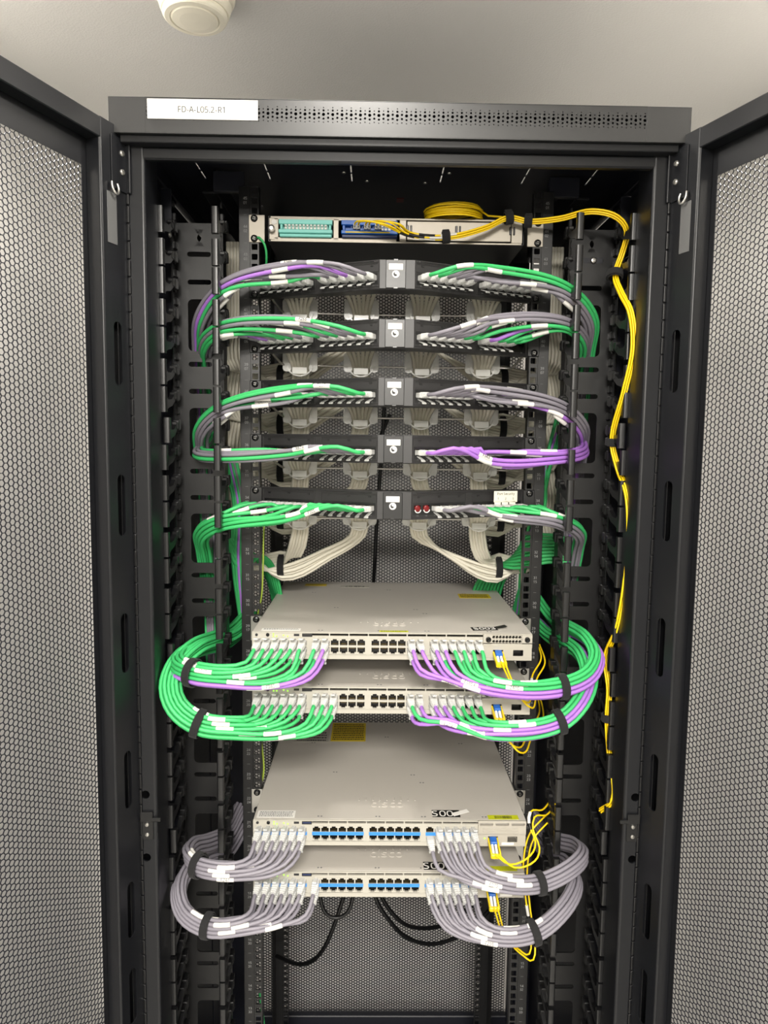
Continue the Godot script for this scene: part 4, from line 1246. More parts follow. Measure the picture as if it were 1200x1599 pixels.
# looms of the patch panels: stations from the wing to the opening in the cable manager
func panel_cables() -> void:
	var V := func(x, y, z): return Vector3(x, y, z)
	var st := {
		"3L": [V.call(-0.166, 1.796, 0.100), V.call(-0.267, 1.774, 0.070), V.call(-0.312, 1.736, 0.030), V.call(-0.331, 1.691, -0.030), V.call(-0.334, 1.616, -0.060), V.call(-0.328, 1.35, -0.075)],
		"3R": [V.call(0.146, 1.796, 0.100), V.call(0.260, 1.779, 0.070), V.call(0.315, 1.742, 0.030), V.call(0.330, 1.693, -0.030), V.call(0.333, 1.614, -0.060), V.call(0.325, 1.35, -0.075)],
		"5L": [V.call(-0.166, 1.716, 0.100), V.call(-0.267, 1.713, 0.070), V.call(-0.306, 1.698, 0.030), V.call(-0.322, 1.668, -0.030), V.call(-0.320, 1.594, -0.075), V.call(-0.318, 1.3, -0.09)],
		"5R": [V.call(0.146, 1.726, 0.100), V.call(0.262, 1.731, 0.070), V.call(0.305, 1.713, 0.030), V.call(0.322, 1.682, -0.030), V.call(0.320, 1.603, -0.075), V.call(0.315, 1.3, -0.09)],
		"7L": [V.call(-0.162, 1.612, 0.100), V.call(-0.270, 1.588, 0.070), V.call(-0.314, 1.558, 0.030), V.call(-0.330, 1.515, -0.030), V.call(-0.330, 1.423, -0.06), V.call(-0.325, 1.1, -0.08)],
		"7R": [V.call(0.145, 1.616, 0.100), V.call(0.259, 1.597, 0.070), V.call(0.306, 1.568, 0.030), V.call(0.325, 1.532, -0.030), V.call(0.325, 1.442, -0.06), V.call(0.32, 1.1, -0.08)],
		"9L": [V.call(-0.162, 1.524, 0.100), V.call(-0.275, 1.515, 0.075), V.call(-0.316, 1.516, 0.040), V.call(-0.328, 1.522, 0.0), V.call(-0.324, 1.537, -0.045), V.call(-0.316, 1.594, -0.085)],
		"9R": [V.call(0.148, 1.519, 0.100), V.call(0.263, 1.522, 0.075), V.call(0.304, 1.528, 0.040), V.call(0.321, 1.537, 0.0), V.call(0.320, 1.557, -0.045), V.call(0.312, 1.626, -0.085)],
		"11L": [V.call(-0.162, 1.430, 0.100), V.call(-0.277, 1.409, 0.070), V.call(-0.317, 1.385, 0.030), V.call(-0.328, 1.345, -0.025), V.call(-0.328, 1.259, -0.07)],
		"11R": [V.call(0.165, 1.438, 0.100), V.call(0.263, 1.421, 0.070), V.call(0.312, 1.396, 0.030), V.call(0.327, 1.358, -0.025), V.call(0.327, 1.266, -0.07)],
	}
	# colours by port, counted outwards from the middle of the panel; x = empty
	var cols := {"3L": "ggpggnggggng", "3R": "nngggggggggg", "5L": "nggngngnngpg", "5R": "ggggnnpnnnxx", "7L": "nnggngnggngg", "7R": "gggggggpgggg", "9L": "ngggnggnxxxx", "9R": "pppppggpgxxx", "11L": "nnnnnnnnngnn", "11R": "xxgggnnnnnnn"}
	var codes := {"3L1": "F346", "5L0": "F266", "5L3": "F279", "7L6": "D67A", "7L0": "F267", "9L2": "X67A", "9L3": "F295", "11L0": "F305", "11L4": "F308", "3R3": "F348", "5R7": "F269", "9R1": "F343", "9R6": "F202", "11L2": "F301"}
	var word := {"n": "green", "g": "grey", "p": "purple"}
	for k in [3, 5, 7, 9, 11]:
		for side in ["L", "R"]:
			var s := -1.0 if side == "L" else 1.0
			var key: String = str(k) + side
			var stations: Array = st[key]
			var axes := carried(stations)
			var list := []
			for i in 12:
				if cols[key][i] != "x": list.append(i)
			var offs := hexpack(list.size(), 0.0066, 1.1, 0.85)
			# highest offsets go to the ports nearest the middle of the panel (their cables lie over the others)
			var over := Vector3(0, 1 if k < 9 else -1, 0.8)   # on the two lowest panels they hang under the others
			offs.sort_custom(func(a, b): return (axes[1][0] * a.x + axes[1][1] * a.y).dot(over) > (axes[1][0] * b.x + axes[1][1] * b.y).dot(over))
			for q in list.size():
				var i: int = list[q]
				var wf := wing_frame(s, k)
				var nz := wf.basis.z
				var pf := Transform3D(Basis(Vector3.UP.cross(nz), Vector3.UP, nz), wf * Vector3(wing_port(i), -0.005, 0))
				# boots droop or lift a little, and lean outwards along the wing
				var lean := (nz + wf.basis.x * 0.55).normalized()
				var e1 := pf * Vector3(0, 0, 0.0285)
				var c := PackedVector3Array([e1, e1 + nz * 0.012 + lean * 0.006])
				var s0: Vector3 = stations[0]
				var reach := absf(e1.x)
				var o: Vector2 = offs[q]
				var far := e1 + lean * 0.048 + Vector3(s * 0.012, 0.006 + o.x * -s * 0.4, 0.0)
				if reach < 0.092:
					c.append(e1 + lean * 0.036 + Vector3(s * 0.010, 0.008, 0))
					c.append(s0 + axes[0][0] * o.x + axes[0][1] * o.y * 0.8)
				else:
					if reach < 0.165:
						var goal: Vector3 = stations[1] + axes[1][0] * o.x + axes[1][1] * o.y
						var mid := e1 + lean * 0.030 + Vector3(s * 0.016, 0.004, -0.004)
						mid.y = lerpf(mid.y, goal.y, 0.45)
						c.append(mid)
					else: c.append(e1 + lean * 0.018 + Vector3(s * 0.004, 0.003, 0.0))
				for j in range(1, stations.size()):
					c.append(stations[j] + axes[j][0] * o.x + axes[j][1] * o.y)
				var nm: String = word[cols[key][i]]
				patch_cable("%s cable, %s from the centre on the %s of the %s" % [nm, NTH[i], "left" if s < 0 else "right", panel_name(k)], nm, c, pf, 0.045 + 0.060 * rng.randf(), codes.get(key + str(i), ""), "patch cables of the patch panels")

func switch_cables() -> void:
	var V := func(x, y, z): return Vector3(x, y, z)
	var looms := {
		"16L": [V.call(-0.187, 1.185, 0.165), V.call(-0.254, 1.187, 0.167), V.call(-0.303, 1.190, 0.160), V.call(-0.333, 1.193, 0.135), V.call(-0.336, 1.197, 0.090), V.call(-0.318, 1.196, 0.040), V.call(-0.290, 1.188, -0.030), V.call(-0.268, 1.200, -0.100)],
		"18L": [V.call(-0.168, 1.107, 0.165), V.call(-0.235, 1.109, 0.172), V.call(-0.292, 1.116, 0.172), V.call(-0.327, 1.139, 0.165), V.call(-0.341, 1.165, 0.150), V.call(-0.338, 1.192, 0.118), V.call(-0.322, 1.206, 0.080), V.call(-0.306, 1.204, 0.030), V.call(-0.284, 1.200, -0.030), V.call(-0.264, 1.215, -0.100)],
		"16R": [V.call(0.082, 1.197, 0.165), V.call(0.150, 1.178, 0.172), V.call(0.256, 1.175, 0.165), V.call(0.302, 1.187, 0.145), V.call(0.323, 1.206, 0.115), V.call(0.321, 1.222, 0.075), V.call(0.309, 1.226, 0.025), V.call(0.294, 1.225, -0.040), V.call(0.278, 1.250, -0.100)],
		"18R": [V.call(0.084, 1.129, 0.165), V.call(0.152, 1.109, 0.172), V.call(0.253, 1.121, 0.168), V.call(0.290, 1.146, 0.150), V.call(0.311, 1.173, 0.120), V.call(0.314, 1.196, 0.075), V.call(0.306, 1.201, 0.025), V.call(0.290, 1.198, -0.040), V.call(0.276, 1.210, -0.100)],
		"23L": [V.call(-0.169, 0.893, 0.162), V.call(-0.237, 0.882, 0.168), V.call(-0.298, 0.884, 0.160), V.call(-0.320, 0.882, 0.130), V.call(-0.322, 0.874, 0.090), V.call(-0.310, 0.852, 0.040), V.call(-0.291, 0.836, -0.020), V.call(-0.278, 0.850, -0.080)],
		"25L": [V.call(-0.168, 0.806, 0.165), V.call(-0.227, 0.796, 0.172), V.call(-0.283, 0.790, 0.168), V.call(-0.323, 0.801, 0.150), V.call(-0.340, 0.818, 0.120), V.call(-0.337, 0.826, 0.075), V.call(-0.316, 0.814, 0.025), V.call(-0.293, 0.795, -0.030), V.call(-0.276, 0.81, -0.080)],
		"23R": [V.call(0.109, 0.883, 0.165), V.call(0.179, 0.862, 0.168), V.call(0.234, 0.856, 0.158), V.call(0.286, 0.868, 0.140), V.call(0.316, 0.873, 0.108), V.call(0.318, 0.865, 0.066), V.call(0.305, 0.846, 0.020), V.call(0.290, 0.83, -0.035), V.call(0.278, 0.84, -0.080)],
		"25R": [V.call(0.091, 0.805, 0.165), V.call(0.161, 0.779, 0.172), V.call(0.225, 0.781, 0.168), V.call(0.276, 0.804, 0.145), V.call(0.306, 0.821, 0.108), V.call(0.311, 0.822, 0.056), V.call(0.302, 0.800, 0.0), V.call(0.288, 0.79, -0.050), V.call(0.276, 0.80, -0.080)],
	}
	# per column: colour of the upper and the lower plug
	var sets := {
		"16L": [0, "nnnnnnnp", "nnnnnnnp"], "18L": [0, "nnnnnnnnn", "nnnnnnnnn"],
		"16R": [16, "ppppnnnn", "pxpnxnnx"], "18R": [16, "npppnnnn", "ppppnnxx"],
		"23L": [0, "gggggg", "gggggg"], "25L": [0, "ggggggg", "ggggggg"],
		"23R": [18, "xggggg", "gggggg"], "25R": [18, "gggggg", "gggggg"],
	}
	var codes := {"16L2u": "F363", "16L7u": "F385", "18L7u": "F330", "18L8l": "F338", "16R22u": "F302", "16R20u": "Z410", "16R18u": "F3854", "16R17u": "F308", "16R16l": "F202", "18R16u": "F319", "18R16l": "F331", "25R18u": "F298", "25R20u": "F270", "23R20u": "F279", "23L5l": "F247"}
	var word := {"n": "green", "g": "grey", "p": "purple"}
	var where := {16: "highest switch", 18: "second switch", 23: "third switch", 25: "lowest switch"}
	for key in looms:
		var k := int(key.substr(0, 2))
		var s := -1.0 if key.ends_with("L") else 1.0
		var stations: Array = looms[key]
		var axes := carried(stations)
		var list := []
		var n: int = sets[key][1].length()
		for c in n:
			for r in 2:
				if sets[key][1 + r][c] != "x": list.append([sets[key][0] + c, r, sets[key][1 + r][c]])
		# those nearest the side of the cabinet lie highest in the loom
		list.sort_custom(func(a, b): return (a[0] - 0.3 * a[1]) * s > (b[0] - 0.3 * b[1]) * s if s > 0 else (a[0] + 0.3 * a[1]) < (b[0] + 0.3 * b[1]))
		var offs := hexpack(list.size(), 0.0067, 1.25, 0.8)
		offs.sort_custom(func(a, b): return (axes[1][0] * a.x + axes[1][1] * a.y).dot(Vector3(0, 1, -0.35)) > (axes[1][0] * b.x + axes[1][1] * b.y).dot(Vector3(0, 1, -0.35)))
		for q in list.size():
			var c: int = list[q][0]
			var r: int = list[q][1]
			var o: Vector2 = offs[q]
			var base := Vector3(col_x(c), uy(k) + (0.00555 if r == 0 else -0.00735), 0.105)
			var droop := Basis(Vector3.RIGHT, 0.16 if r == 0 else 0.26) * Basis(Vector3.UP, 0.10 * s)
			var pb := droop * (Basis(Vector3.BACK, PI) if r == 0 else Basis())
			var pf := Transform3D(pb, base)
			var e1 := base + droop * Vector3(0, 0, 0.0265)
			var ctrl := PackedVector3Array([e1, e1 + droop * Vector3(0, -0.001, 0.012)])
			var first: Vector3 = stations[0] + axes[0][0] * o.x + axes[0][1] * o.y
			var gap := (first.x - e1.x) * s
			var j0 := 0
			if gap < 0.035:
				j0 = 1
				first = stations[1] + axes[1][0] * o.x + axes[1][1] * o.y
			var sag := Vector3(e1.x + (first.x - e1.x) * 0.22, lerpf(e1.y, first.y, 0.52) - 0.004, lerpf(e1.z, first.z, 0.3) + 0.016)
			ctrl.append(sag)
			for j in range(j0, stations.size()):
				ctrl.append(stations[j] + axes[j][0] * o.x + axes[j][1] * o.y)
			var nm: String = word[list[q][2]]
			var ord: String = NTH[c] if c < 12 else NTH[23 - c]
			patch_cable("%s cable in the %s row, %s port from the %s, of the %s" % [nm, "upper" if r == 0 else "lower", ord, "left" if c < 12 else "right", where[k]], nm, ctrl, pf, 0.058 + 0.062 * rng.randf(), codes.get(key + str(c) + ("u" if r == 0 else "l"), ""), "patch cables of the switches")
		# hook-and-loop tie round the loom
		var ti := 2
		var rad := 0.0
		for o in offs: rad = maxf(rad, o.length())
		velcro_tie(stations[ti], (stations[ti + 1] - stations[ti - 1]).normalized(), rad * 0.92 + 0.0045, "black hook-and-loop tie round the %s loom of the %s" % ["left" if s < 0 else "right", where[k]])

func velcro_tie(at: Vector3, along: Vector3, r: float, label: String, width := 0.0125) -> void:
	var t := thing("cable_tie", label, "cable tie", at, "hook-and-loop ties")
	var z := along.normalized()
	var x := (Vector3.UP - z * z.dot(Vector3.UP)).normalized()
	var f := Transform3D(Basis(z.cross(x), x, z).orthonormalized(), Vector3.ZERO)
	obj("strap", MB.new().lathe([Vector2(r - 0.001, -width / 2), Vector2(r, -width / 2), Vector2(r + 0.0006, -width / 2 + 0.001), Vector2(r + 0.0006, width / 2 - 0.001), Vector2(r, width / 2), Vector2(r - 0.001, width / 2)], f, 24).mesh(M.velcro), t)
	obj("overlap", MB.new().lathe([Vector2(r + 0.0006, -width / 2 + 0.0008), Vector2(r + 0.0022, -width / 2 + 0.0014), Vector2(r + 0.0022, width / 2 - 0.0014), Vector2(r + 0.0006, width / 2 - 0.0008)], f * Transform3D(Basis(), Vector3(0.0005, 0.0012, 0)), 20).mesh(M.velcro), t)

# ------------------------------------------------------------------ beige building cables behind the panels
func trunk_cables() -> void:
	for k in [3, 5, 7, 9, 11]:
		for g in 4:
			var s := -1.0 if g < 2 else 1.0
			var cx := -0.1625 + 0.1055 * g
			var cy := uy(k) - 0.040
			var inner := g == 1 or g == 2
			for i in 6:
				var a := Vector2(-0.0125 + 0.0050 * i, 0.003 * (i & 1))
				var px := cx + (i - 2.5) * 0.0155
				var zp: float = 0.088 - sin(WING) * maxf(absf(px) - 0.0265, 0.0) / cos(WING)
				var c := PackedVector3Array()
				c.append(Vector3(px, uy(k) - 0.004, zp - 0.030))
				c.append(Vector3(lerpf(px, cx, 0.25), uy(k) - 0.006, zp - 0.055))
				c.append(Vector3(cx + a.x * 1.2, cy + 0.012, -0.030))
				c.append(Vector3(cx + a.x, cy - 0.004 + a.y, -0.055))
				c.append(Vector3(cx + a.x + s * 0.004, cy - 0.030, -0.080 - 0.004 * (i & 1)))
				if inner:
					c.append(Vector3(cx + s * 0.060 + a.x * 0.6, cy - 0.062 - 0.003 * i, -0.110 - 0.005 * (i & 1)))
					c.append(Vector3(s * 0.205, cy - 0.098 - 0.005 * i, -0.13 - 0.006 * (i & 1)))
				else:
					c.append(Vector3(cx + s * 0.018 + a.x, cy - 0.072, -0.105))
					c.append(Vector3(s * 0.210, cy - 0.098 + 0.005 * i, -0.15))
				c.append(Vector3(s * 0.262, cy - 0.104 + 0.004 * i, -0.14))
				c.append(Vector3(s * (0.278 + 0.0055 * i), cy - 0.085, -0.135 - 0.006 * (g & 1)))
				c.append(Vector3(s * (0.2795 + 0.0058 * i), cy + 0.02, -0.135 - 0.012 * (g & 1) - 0.004 * (k - 3)))
				c.append(Vector3(s * (0.2795 + 0.0058 * i), 1.90, -0.135 - 0.012 * (g & 1) - 0.004 * (k - 3)))
				var t := thing("building_cable", "%s beige cable in the %s clip behind the %s" % [NTH[i], ["leftmost", "left inner", "right inner", "rightmost"][g], panel_name(k)], "cable", c[0], "beige cables of %s, clip %s" % [panel_name(k), NTH[g]])
				obj("jacket", MB.new().tube(shifted(spline(c, 0.02), c[0]), 0.0034, 7).mesh(M.beige_jacket), t)
		for s in [-1.0, 1.0]:
			velcro_tie(Vector3(s * 0.208, uy(k) - 0.040 - 0.098, -0.14), Vector3(s, 0, 0), 0.019, "black tie round the beige cables on the %s below the %s" % ["left" if s < 0 else "right", panel_name(k)])
			if k < 11: velcro_tie(Vector3(s * 0.294, uy(k) - 0.078, -0.15), Vector3.UP, 0.026, "black tie round the upright beige loom on the %s beside the %s" % ["left" if s < 0 else "right", panel_name(k)], 0.016)

# ------------------------------------------------------------------ fibre cords
func cord(label: String, colour: String, c: PackedVector3Array, r: float, group := "", called := "fibre_cable", category := "cable") -> Node3D:
	var t := thing(called, label, category, c[0], group)
	obj("jacket", MB.new().tube(shifted(spline(c, 0.008), c[0]), r, 7).mesh(M[colour + "_jacket"]), t)
	return t

func lc_plug(parent: Node3D, at: Vector3, big: bool) -> void:
	# duplex fibre connector; the big form has a yellow pull handle
	var m := MB.new()
	if big:
		m.box(Vector3(0, 0, 0.004), Vector3(0.0110, 0.0080, 0.014), 0.001)
		obj("connector", m.mesh(M.adapter_blue), parent, Transform3D(Basis(Vector3.RIGHT, 0.2), at))
		var w := MB.new()
		for e in [-1.0, 1.0]: w.tube(PackedVector3Array([Vector3(e * 0.0028, -0.001, 0.010), Vector3(e * 0.0028, -0.003, 0.020), Vector3(e * 0.0025, -0.006, 0.034)]), 0.0023, 8)
		obj("boot", w.mesh(M.dust_cap), parent, Transform3D(Basis(Vector3.RIGHT, 0.2), at))
		var y := MB.new()
		for e in [-1.0, 1.0]: y.box(Vector3(e * 0.0072, -0.002, 0.014), Vector3(0.0026, 0.0065, 0.036), 0.0008)
		y.box(Vector3(0, -0.003, 0.033), Vector3(0.0170, 0.0085, 0.0055), 0.0016)
		obj("pull_handle", y.mesh(M.clip_yellow), parent, Transform3D(Basis(Vector3.RIGHT, 0.2), at))
	else:
		m.box(Vector3(0, 0, 0.004), Vector3(0.0052, 0.0062, 0.014), 0.0008)
		m.tube(PackedVector3Array([Vector3(0, 0, 0.010), Vector3(0, 0, 0.022)]), 0.0020, 8)
		obj("connector", m.mesh(M.dust_cap), parent, Transform3D(Basis(), at))

func fibre_cords() -> void:
	var V := func(x, y, z): return Vector3(x, y, z)
	# six cords from the blue adapters along the panel, over the manager and down its outer fingers
	var run := [V.call(0.020, 1.873, 0.030), V.call(0.078, 1.866, 0.040), V.call(0.143, 1.884, 0.033), V.call(0.179, 1.901, 0.028), V.call(0.211, 1.896, 0.028), V.call(0.258, 1.896, 0.045), V.call(0.301, 1.900, 0.070), V.call(0.339, 1.890, 0.075), V.call(0.357, 1.872, 0.068), V.call(0.355, 1.842, 0.055), V.call(0.344, 1.807, 0.060), V.call(0.346, 1.777, 0.082), V.call(0.353, 1.739, 0.112), V.call(0.358, 1.686, 0.116), V.call(0.353, 1.625, 0.100), V.call(0.350, 1.546, 0.062), V.call(0.356, 1.505, 0.076), V.call(0.360, 1.462, 0.114), V.call(0.364, 1.387, 0.117), V.call(0.361, 1.306, 0.114), V.call(0.357, 1.246, 0.100), V.call(0.350, 1.195, 0.076), V.call(0.354, 1.144, 0.086), V.call(0.352, 1.099, 0.090), V.call(0.359, 1.04, 0.085), V.call(0.362, 0.97, 0.108), V.call(0.352, 0.935, 0.08)]
	var axes := carried(run)
	var offs := hexpack(6, 0.0037)
	var starts := [-0.068, -0.062, -0.0505, -0.045, -0.033, -0.027]
	for i in 6:
		var c := PackedVector3Array()
		var p := Vector3(starts[i], uy(1) + 0.002, 0.026)
		c.append(p)
		c.append(p + Vector3(0.004, 0.0, 0.016))
		c.append(p + Vector3(0.030, -0.004 - 0.0015 * (i % 3), 0.030))
		for j in run.size(): c.append(run[j] + axes[j][0] * offs[i].x + axes[j][1] * offs[i].y)
		var t := cord("thin yellow fibre cord from the blue adapters, %s of six from the left" % NTH[i], "yellow", c, 0.00145, "yellow fibre cords")
		lc_plug(t, Vector3(0, 0, -0.022), false)
		var sl := PackedVector3Array()
		var sp := shifted(spline(c, 0.008), c[0])
		for a in range(14, 18): sl.append(sp[a])
		obj("black_boot", MB.new().tube(PackedVector3Array([sp[10], sp[11], sp[12], sp[13]]), 0.0020, 7).mesh(M.sleeve_black), t)
		obj("marker_sleeve", MB.new().tube(sl, 0.0020, 7).mesh(M.label_white), t)
	for q in [[1, 0.0085, "round the fibre cords in front of the blank plate"], [3, 0.0095, "where the fibre coil joins the cords"], [4, 0.0085, "round the fibre cords beside the right rail"], [10, 0.011, "round the fibre cords high on the right manager"], [15, 0.009, "round the fibre cords midway down the right manager"], [23, 0.009, "round the fibre cords low on the right manager"]]:
		var j: int = q[0]
		velcro_tie(run[j], (run[j + 1] - run[j - 1]).normalized(), q[1], "black hook-and-loop tie " + q[2], 0.013)
	# spare length coiled on top of the panel
	var c := PackedVector3Array()
	var turns := 15
	for i in turns * 20 + 1:
		var a := TAU * i / 20.0 + 0.3
		var w := i / float(turns * 20)
		var lay := int(i / 20)
		var rad := 0.040 + 0.0035 * sin(lay * 2.3)
		c.append(Vector3(0.095 + 0.045 / 0.040 * rad * cos(a), uy(1) + 0.0225 + 0.0024 * (lay % 9) + 0.001 * sin(a * 1.0 + lay), -0.018 + rad * 0.95 * sin(a)))
	for q in [[0.150, 0.0255, 0.004], [0.168, 0.022, 0.012], [0.178, 0.017, 0.024]]: c.append(Vector3(q[0], uy(1) + q[1], q[2]))
	var t := thing("fibre_coil", "coil of spare yellow fibre cord lying on top of the fibre panel", "cable coil", c[0])
	obj("jacket", MB.new().tube(shifted(c, c[0]), 0.0015, 7).mesh(M.yellow_jacket), t)
	# uplink cords of the four switches
	var ups := {
		16: [V.call(0.1679, 1.2095, 0.150), V.call(0.176, 1.190, 0.148), V.call(0.200, 1.147, 0.140), V.call(0.216, 1.133, 0.130), V.call(0.228, 1.134, 0.100), V.call(0.240, 1.150, 0.050), V.call(0.266, 1.165, 0.0), V.call(0.270, 1.18, -0.06)],
		18: [V.call(0.1679, 1.1206, 0.150), V.call(0.176, 1.091, 0.148), V.call(0.193, 1.068, 0.140), V.call(0.210, 1.057, 0.120), V.call(0.228, 1.063, 0.080), V.call(0.258, 1.075, 0.030), V.call(0.269, 1.08, -0.02), V.call(0.270, 1.09, -0.06)],
		23: [V.call(0.1679, 0.8983, 0.150), V.call(0.192, 0.880, 0.150), V.call(0.226, 0.887, 0.140), V.call(0.238, 0.897, 0.120), V.call(0.231, 0.918, 0.100), V.call(0.235, 0.932, 0.090), V.call(0.259, 0.925, 0.070), V.call(0.287, 0.920, 0.022)],
		25: [V.call(0.1679, 0.8094, 0.150), V.call(0.187, 0.752, 0.135), V.call(0.220, 0.704, 0.110), V.call(0.239, 0.689, 0.100), V.call(0.244, 0.703, 0.090), V.call(0.235, 0.771, 0.080), V.call(0.231, 0.833, 0.070), V.call(0.242, 0.879, 0.062), V.call(0.265, 0.898, 0.050), V.call(0.287, 0.894, 0.018)],
	}
	for k in ups:
		var where: String = {16: "highest", 18: "second", 23: "third", 25: "lowest"}[k]
		for e in 2:
			var cc := PackedVector3Array()
			for j in ups[k].size(): cc.append(ups[k][j] + Vector3((e - 0.5) * 0.0055, (e - 0.5) * -0.003 * minf(j, 2), (e - 0.5) * 0.003 * minf(j, 2)))
			var u := cord("%s yellow uplink fibre of the %s switch" % ["left" if e == 0 else "right", where], "yellow", cc, 0.00145, "uplink fibres")
			if e == 0: lc_plug(u, Vector3(xm_centre() - cc[0].x, uy(k) - 0.0085 - cc[0].y, 0.108 - cc[0].z), true)
			if e == 0:
				var sp := shifted(spline(cc, 0.008), cc[0])
				var h := sp.size() / 2
				obj("marker_sleeve", MB.new().tube(PackedVector3Array([sp[h], sp[h + 1], sp[h + 2]]), 0.0026, 8).mesh(M.label_white), u)
				obj("black_boot", MB.new().tube(PackedVector3Array([sp[h - 1], sp[h]]), 0.0026, 8).mesh(M.sleeve_black), u)

func xm_centre() -> float:
	return 0.1434 + 0.0245

# ------------------------------------------------------------------ smaller things
func odds_and_ends() -> void:
	var V := func(x, y, z): return Vector3(x, y, z)
	# green patch cables fanning out behind the switches on both sides
	for i in 7:
		var j := i * 0.009
		cord("green cable fanning behind the highest switch on the left, %s from the rail" % NTH[i], "green", PackedVector3Array([V.call(-0.300, 1.400 - j * 0.4, -0.075), V.call(-0.275, 1.362 - j, -0.085), V.call(-0.257 + j * 0.3, 1.325, -0.12), V.call(-0.242 + j * 0.6, 1.262 - j, -0.20), V.call(-0.236 + j * 0.5, 1.16, -0.28)]), 0.0031, "green cables on the left behind the switches", "patch_cable")
	for i in 9:
		var j := i * 0.009
		cord("green cable fanning behind the highest switch on the right, %s from the rail" % NTH[i], "green", PackedVector3Array([V.call(0.318, 1.372 - j * 0.6, -0.06), V.call(0.284, 1.378 - j * 0.7, -0.065), V.call(0.252 - j * 0.2, 1.370 - j * 0.8, -0.09), V.call(0.226 - j * 0.55 + 0.02, 1.325 - j * 0.3, -0.15), V.call(0.232 - j * 0.75, 1.255, -0.22), V.call(0.228 - j * 0.7, 1.15, -0.30)]), 0.0031, "green cables on the right behind the switches", "patch_cable")
	for i in 4:
		cord("green cable dropping past the right rail, %s strand" % NTH[i], "green" if i != 2 else "purple", PackedVector3Array([V.call(0.290 + 0.006 * i, 1.60, -0.05), V.call(0.276 + 0.008 * (i % 2), 1.50, -0.07), V.call(0.282 - 0.006 * i, 1.43, -0.09), V.call(0.262 - 0.004 * i, 1.33, -0.12), V.call(0.250 + 0.004 * i, 1.20, -0.20)]), 0.0031, "cables past the right rail", "patch_cable")
	for i in 6:
		cord("cable dropping between the left manager and rail, %s strand" % NTH[i], ["green", "green", "purple", "green", "grey", "green"][i], PackedVector3Array([V.call(-0.300 + 0.004 * i, 1.52, -0.06), V.call(-0.284 + 0.004 * i, 1.42, -0.075), V.call(-0.288 + 0.005 * i, 1.32, -0.08), V.call(-0.276 + 0.002 * i, 1.20, -0.09)]), 0.0031, "cables past the left rail", "patch_cable")
	# earth leads
	cord("green earth lead looping from the left rail under the fibre panel", "green", PackedVector3Array([V.call(-0.236, 1.872, -0.006), V.call(-0.224, 1.870, 0.006), V.call(-0.215, 1.859, 0.006), V.call(-0.213, 1.842, 0.0), V.call(-0.221, 1.815, -0.03)]), 0.0020, "", "earth_lead")
	cord("thin lime earth lead hanging beside the left rail", "lime", PackedVector3Array([V.call(-0.216, 1.42, -0.012), V.call(-0.218, 1.398, 0.003), V.call(-0.220, 1.332, 0.004), V.call(-0.223, 1.276, 0.003), V.call(-0.232, 1.240, -0.012)]), 0.0014, "", "earth_lead")
	cord("lime earth lead beside the left rail above the third switch", "lime", PackedVector3Array([V.call(-0.236, 1.06, -0.015), V.call(-0.228, 1.02, -0.010), V.call(-0.222, 0.96, -0.008), V.call(-0.230, 0.92, -0.02)]), 0.0016, "", "earth_lead")
	cord("dark green lead hanging low on the left rear rail", "green", PackedVector3Array([V.call(-0.246, 0.46, -0.1), V.call(-0.238, 0.34, -0.12), V.call(-0.224, 0.2, -0.15), V.call(-0.216, 0.1, -0.18)]), 0.0030, "", "earth_lead")
	# power cords
	cord("black power cord curling to the left under the lowest switch", "black", PackedVector3Array([V.call(-0.076, 0.80, -0.29), V.call(-0.082, 0.60, -0.24), V.call(-0.103, 0.522, -0.23), V.call(-0.139, 0.427, -0.25), V.call(-0.186, 0.364, -0.30), V.call(-0.250, 0.330, -0.37)]), 0.0045, "", "power_cable")
	cord("black power cord in a small loop under the lowest switch", "black", PackedVector3Array([V.call(-0.142, 0.79, -0.28), V.call(-0.136, 0.60, -0.20), V.call(-0.122, 0.562, -0.19), V.call(-0.102, 0.553, -0.19), V.call(-0.078, 0.565, -0.19), V.call(-0.066, 0.60, -0.20), V.call(-0.06, 0.79, -0.28)]), 0.0040, "", "power_cable")
	cord("black power cord sweeping right under the lowest switch, lower of two", "black", PackedVector3Array([V.call(-0.03, 0.80, -0.29), V.call(-0.022, 0.594, -0.21), V.call(0.013, 0.523, -0.22), V.call(0.056, 0.463, -0.25), V.call(0.115, 0.429, -0.28), V.call(0.192, 0.430, -0.32), V.call(0.262, 0.46, -0.37)]), 0.0045, "", "power_cable")
	cord("black power cord sweeping right under the lowest switch, upper of two", "black", PackedVector3Array([V.call(-0.02, 0.80, -0.29), V.call(-0.012, 0.590, -0.23), V.call(0.034, 0.512, -0.24), V.call(0.086, 0.466, -0.28), V.call(0.148, 0.450, -0.32), V.call(0.22, 0.47, -0.37)]), 0.0045, "", "power_cable")
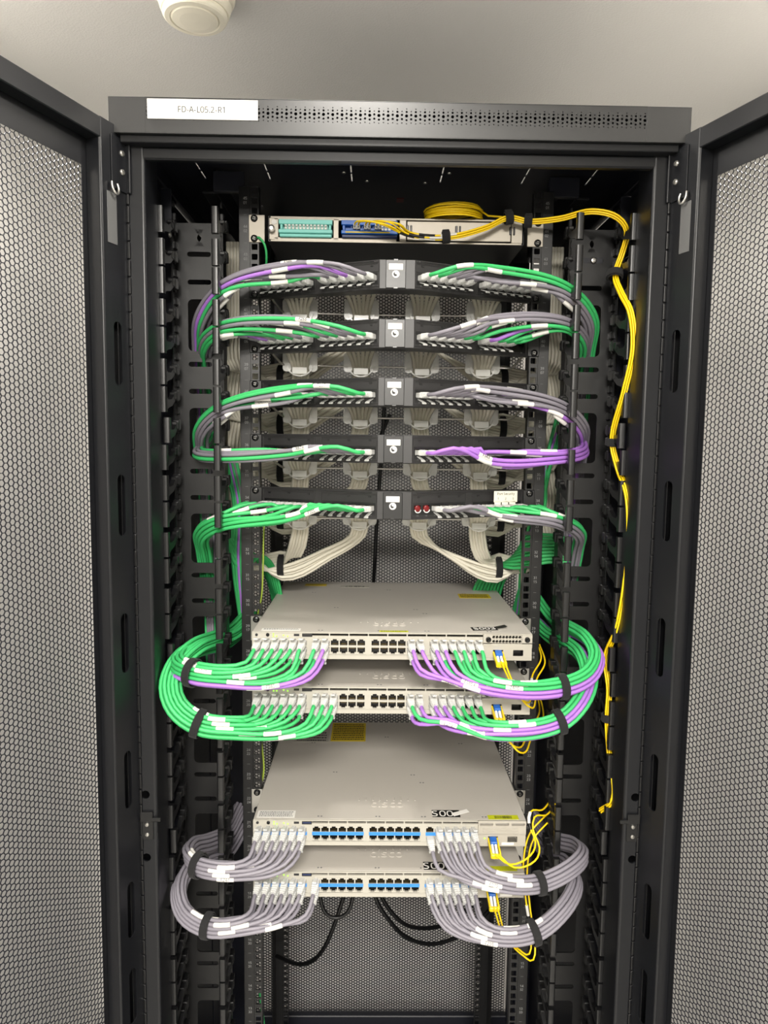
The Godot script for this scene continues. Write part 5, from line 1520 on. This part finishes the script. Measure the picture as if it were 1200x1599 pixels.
	cord("black cord hanging straight down behind the lowest patch panel", "black", PackedVector3Array([V.call(-0.012, 1.66, -0.30), V.call(-0.014, 1.58, -0.31), V.call(-0.018, 1.50, -0.33), V.call(-0.024, 1.387, -0.36), V.call(-0.032, 1.20, -0.40)]), 0.0042, "", "power_cable")
	cord("short black cord slanting behind the fourth patch panel", "black", PackedVector3Array([V.call(0.0, 1.60, -0.33), V.call(-0.03, 1.53, -0.35), V.call(-0.06, 1.46, -0.38), V.call(-0.10, 1.40, -0.42)]), 0.0040, "", "power_cable")
	# coloured leads on the left rear rail
	for i in 4:
		cord("%s lead running down the left rear rail, %s from the left" % [["yellow", "blue", "yellow", "blue"][i], NTH[i]], ["yellow", "blue", "yellow", "blue"][i], PackedVector3Array([V.call(-0.195 - 0.002 * i, 1.66, -0.37), V.call(-0.213 + 0.0095 * i, 1.61, -0.40), V.call(-0.221 + 0.0095 * i, 1.54, -0.40), V.call(-0.214 + 0.0095 * i, 1.42, -0.40), V.call(-0.214 + 0.0090 * i, 1.30, -0.40)]), 0.0032, "coloured leads on the left rear rail", "data_lead")
	# little paper card tucked over the lowest panel
	var t := thing("paper_card", "small cream paper card propped on the lowest patch panel at right", "card", Vector3(0.1865, 1.4535, 0.032))
	var cb := Basis(Vector3.UP, 0.30)
	obj("sheet", MB.new().box(Vector3.ZERO, Vector3(0.043, 0.0185, 0.0006), 0.0001).box(Vector3(-0.0145, -0.0105, 0), Vector3(0.0115, 0.0055, 0.0006)).box(Vector3(-0.0010, -0.0105, 0), Vector3(0.0115, 0.0055, 0.0006)).box(Vector3(0.0125, -0.0105, 0), Vector3(0.0115, 0.0055, 0.0006)).mesh(M.card), t, Transform3D(cb, Vector3.ZERO))
	obj("lettering", text("Port Security", 0.0040, M.print_dark), t, Transform3D(cb, cb * Vector3(0, 0.0045, 0.0004)))
	for i in 3: obj("lettering", text(str(i + 1), 0.0036, M.print_dark), t, Transform3D(cb, cb * Vector3(-0.0135 + 0.0135 * i, -0.0035, 0.0004)))
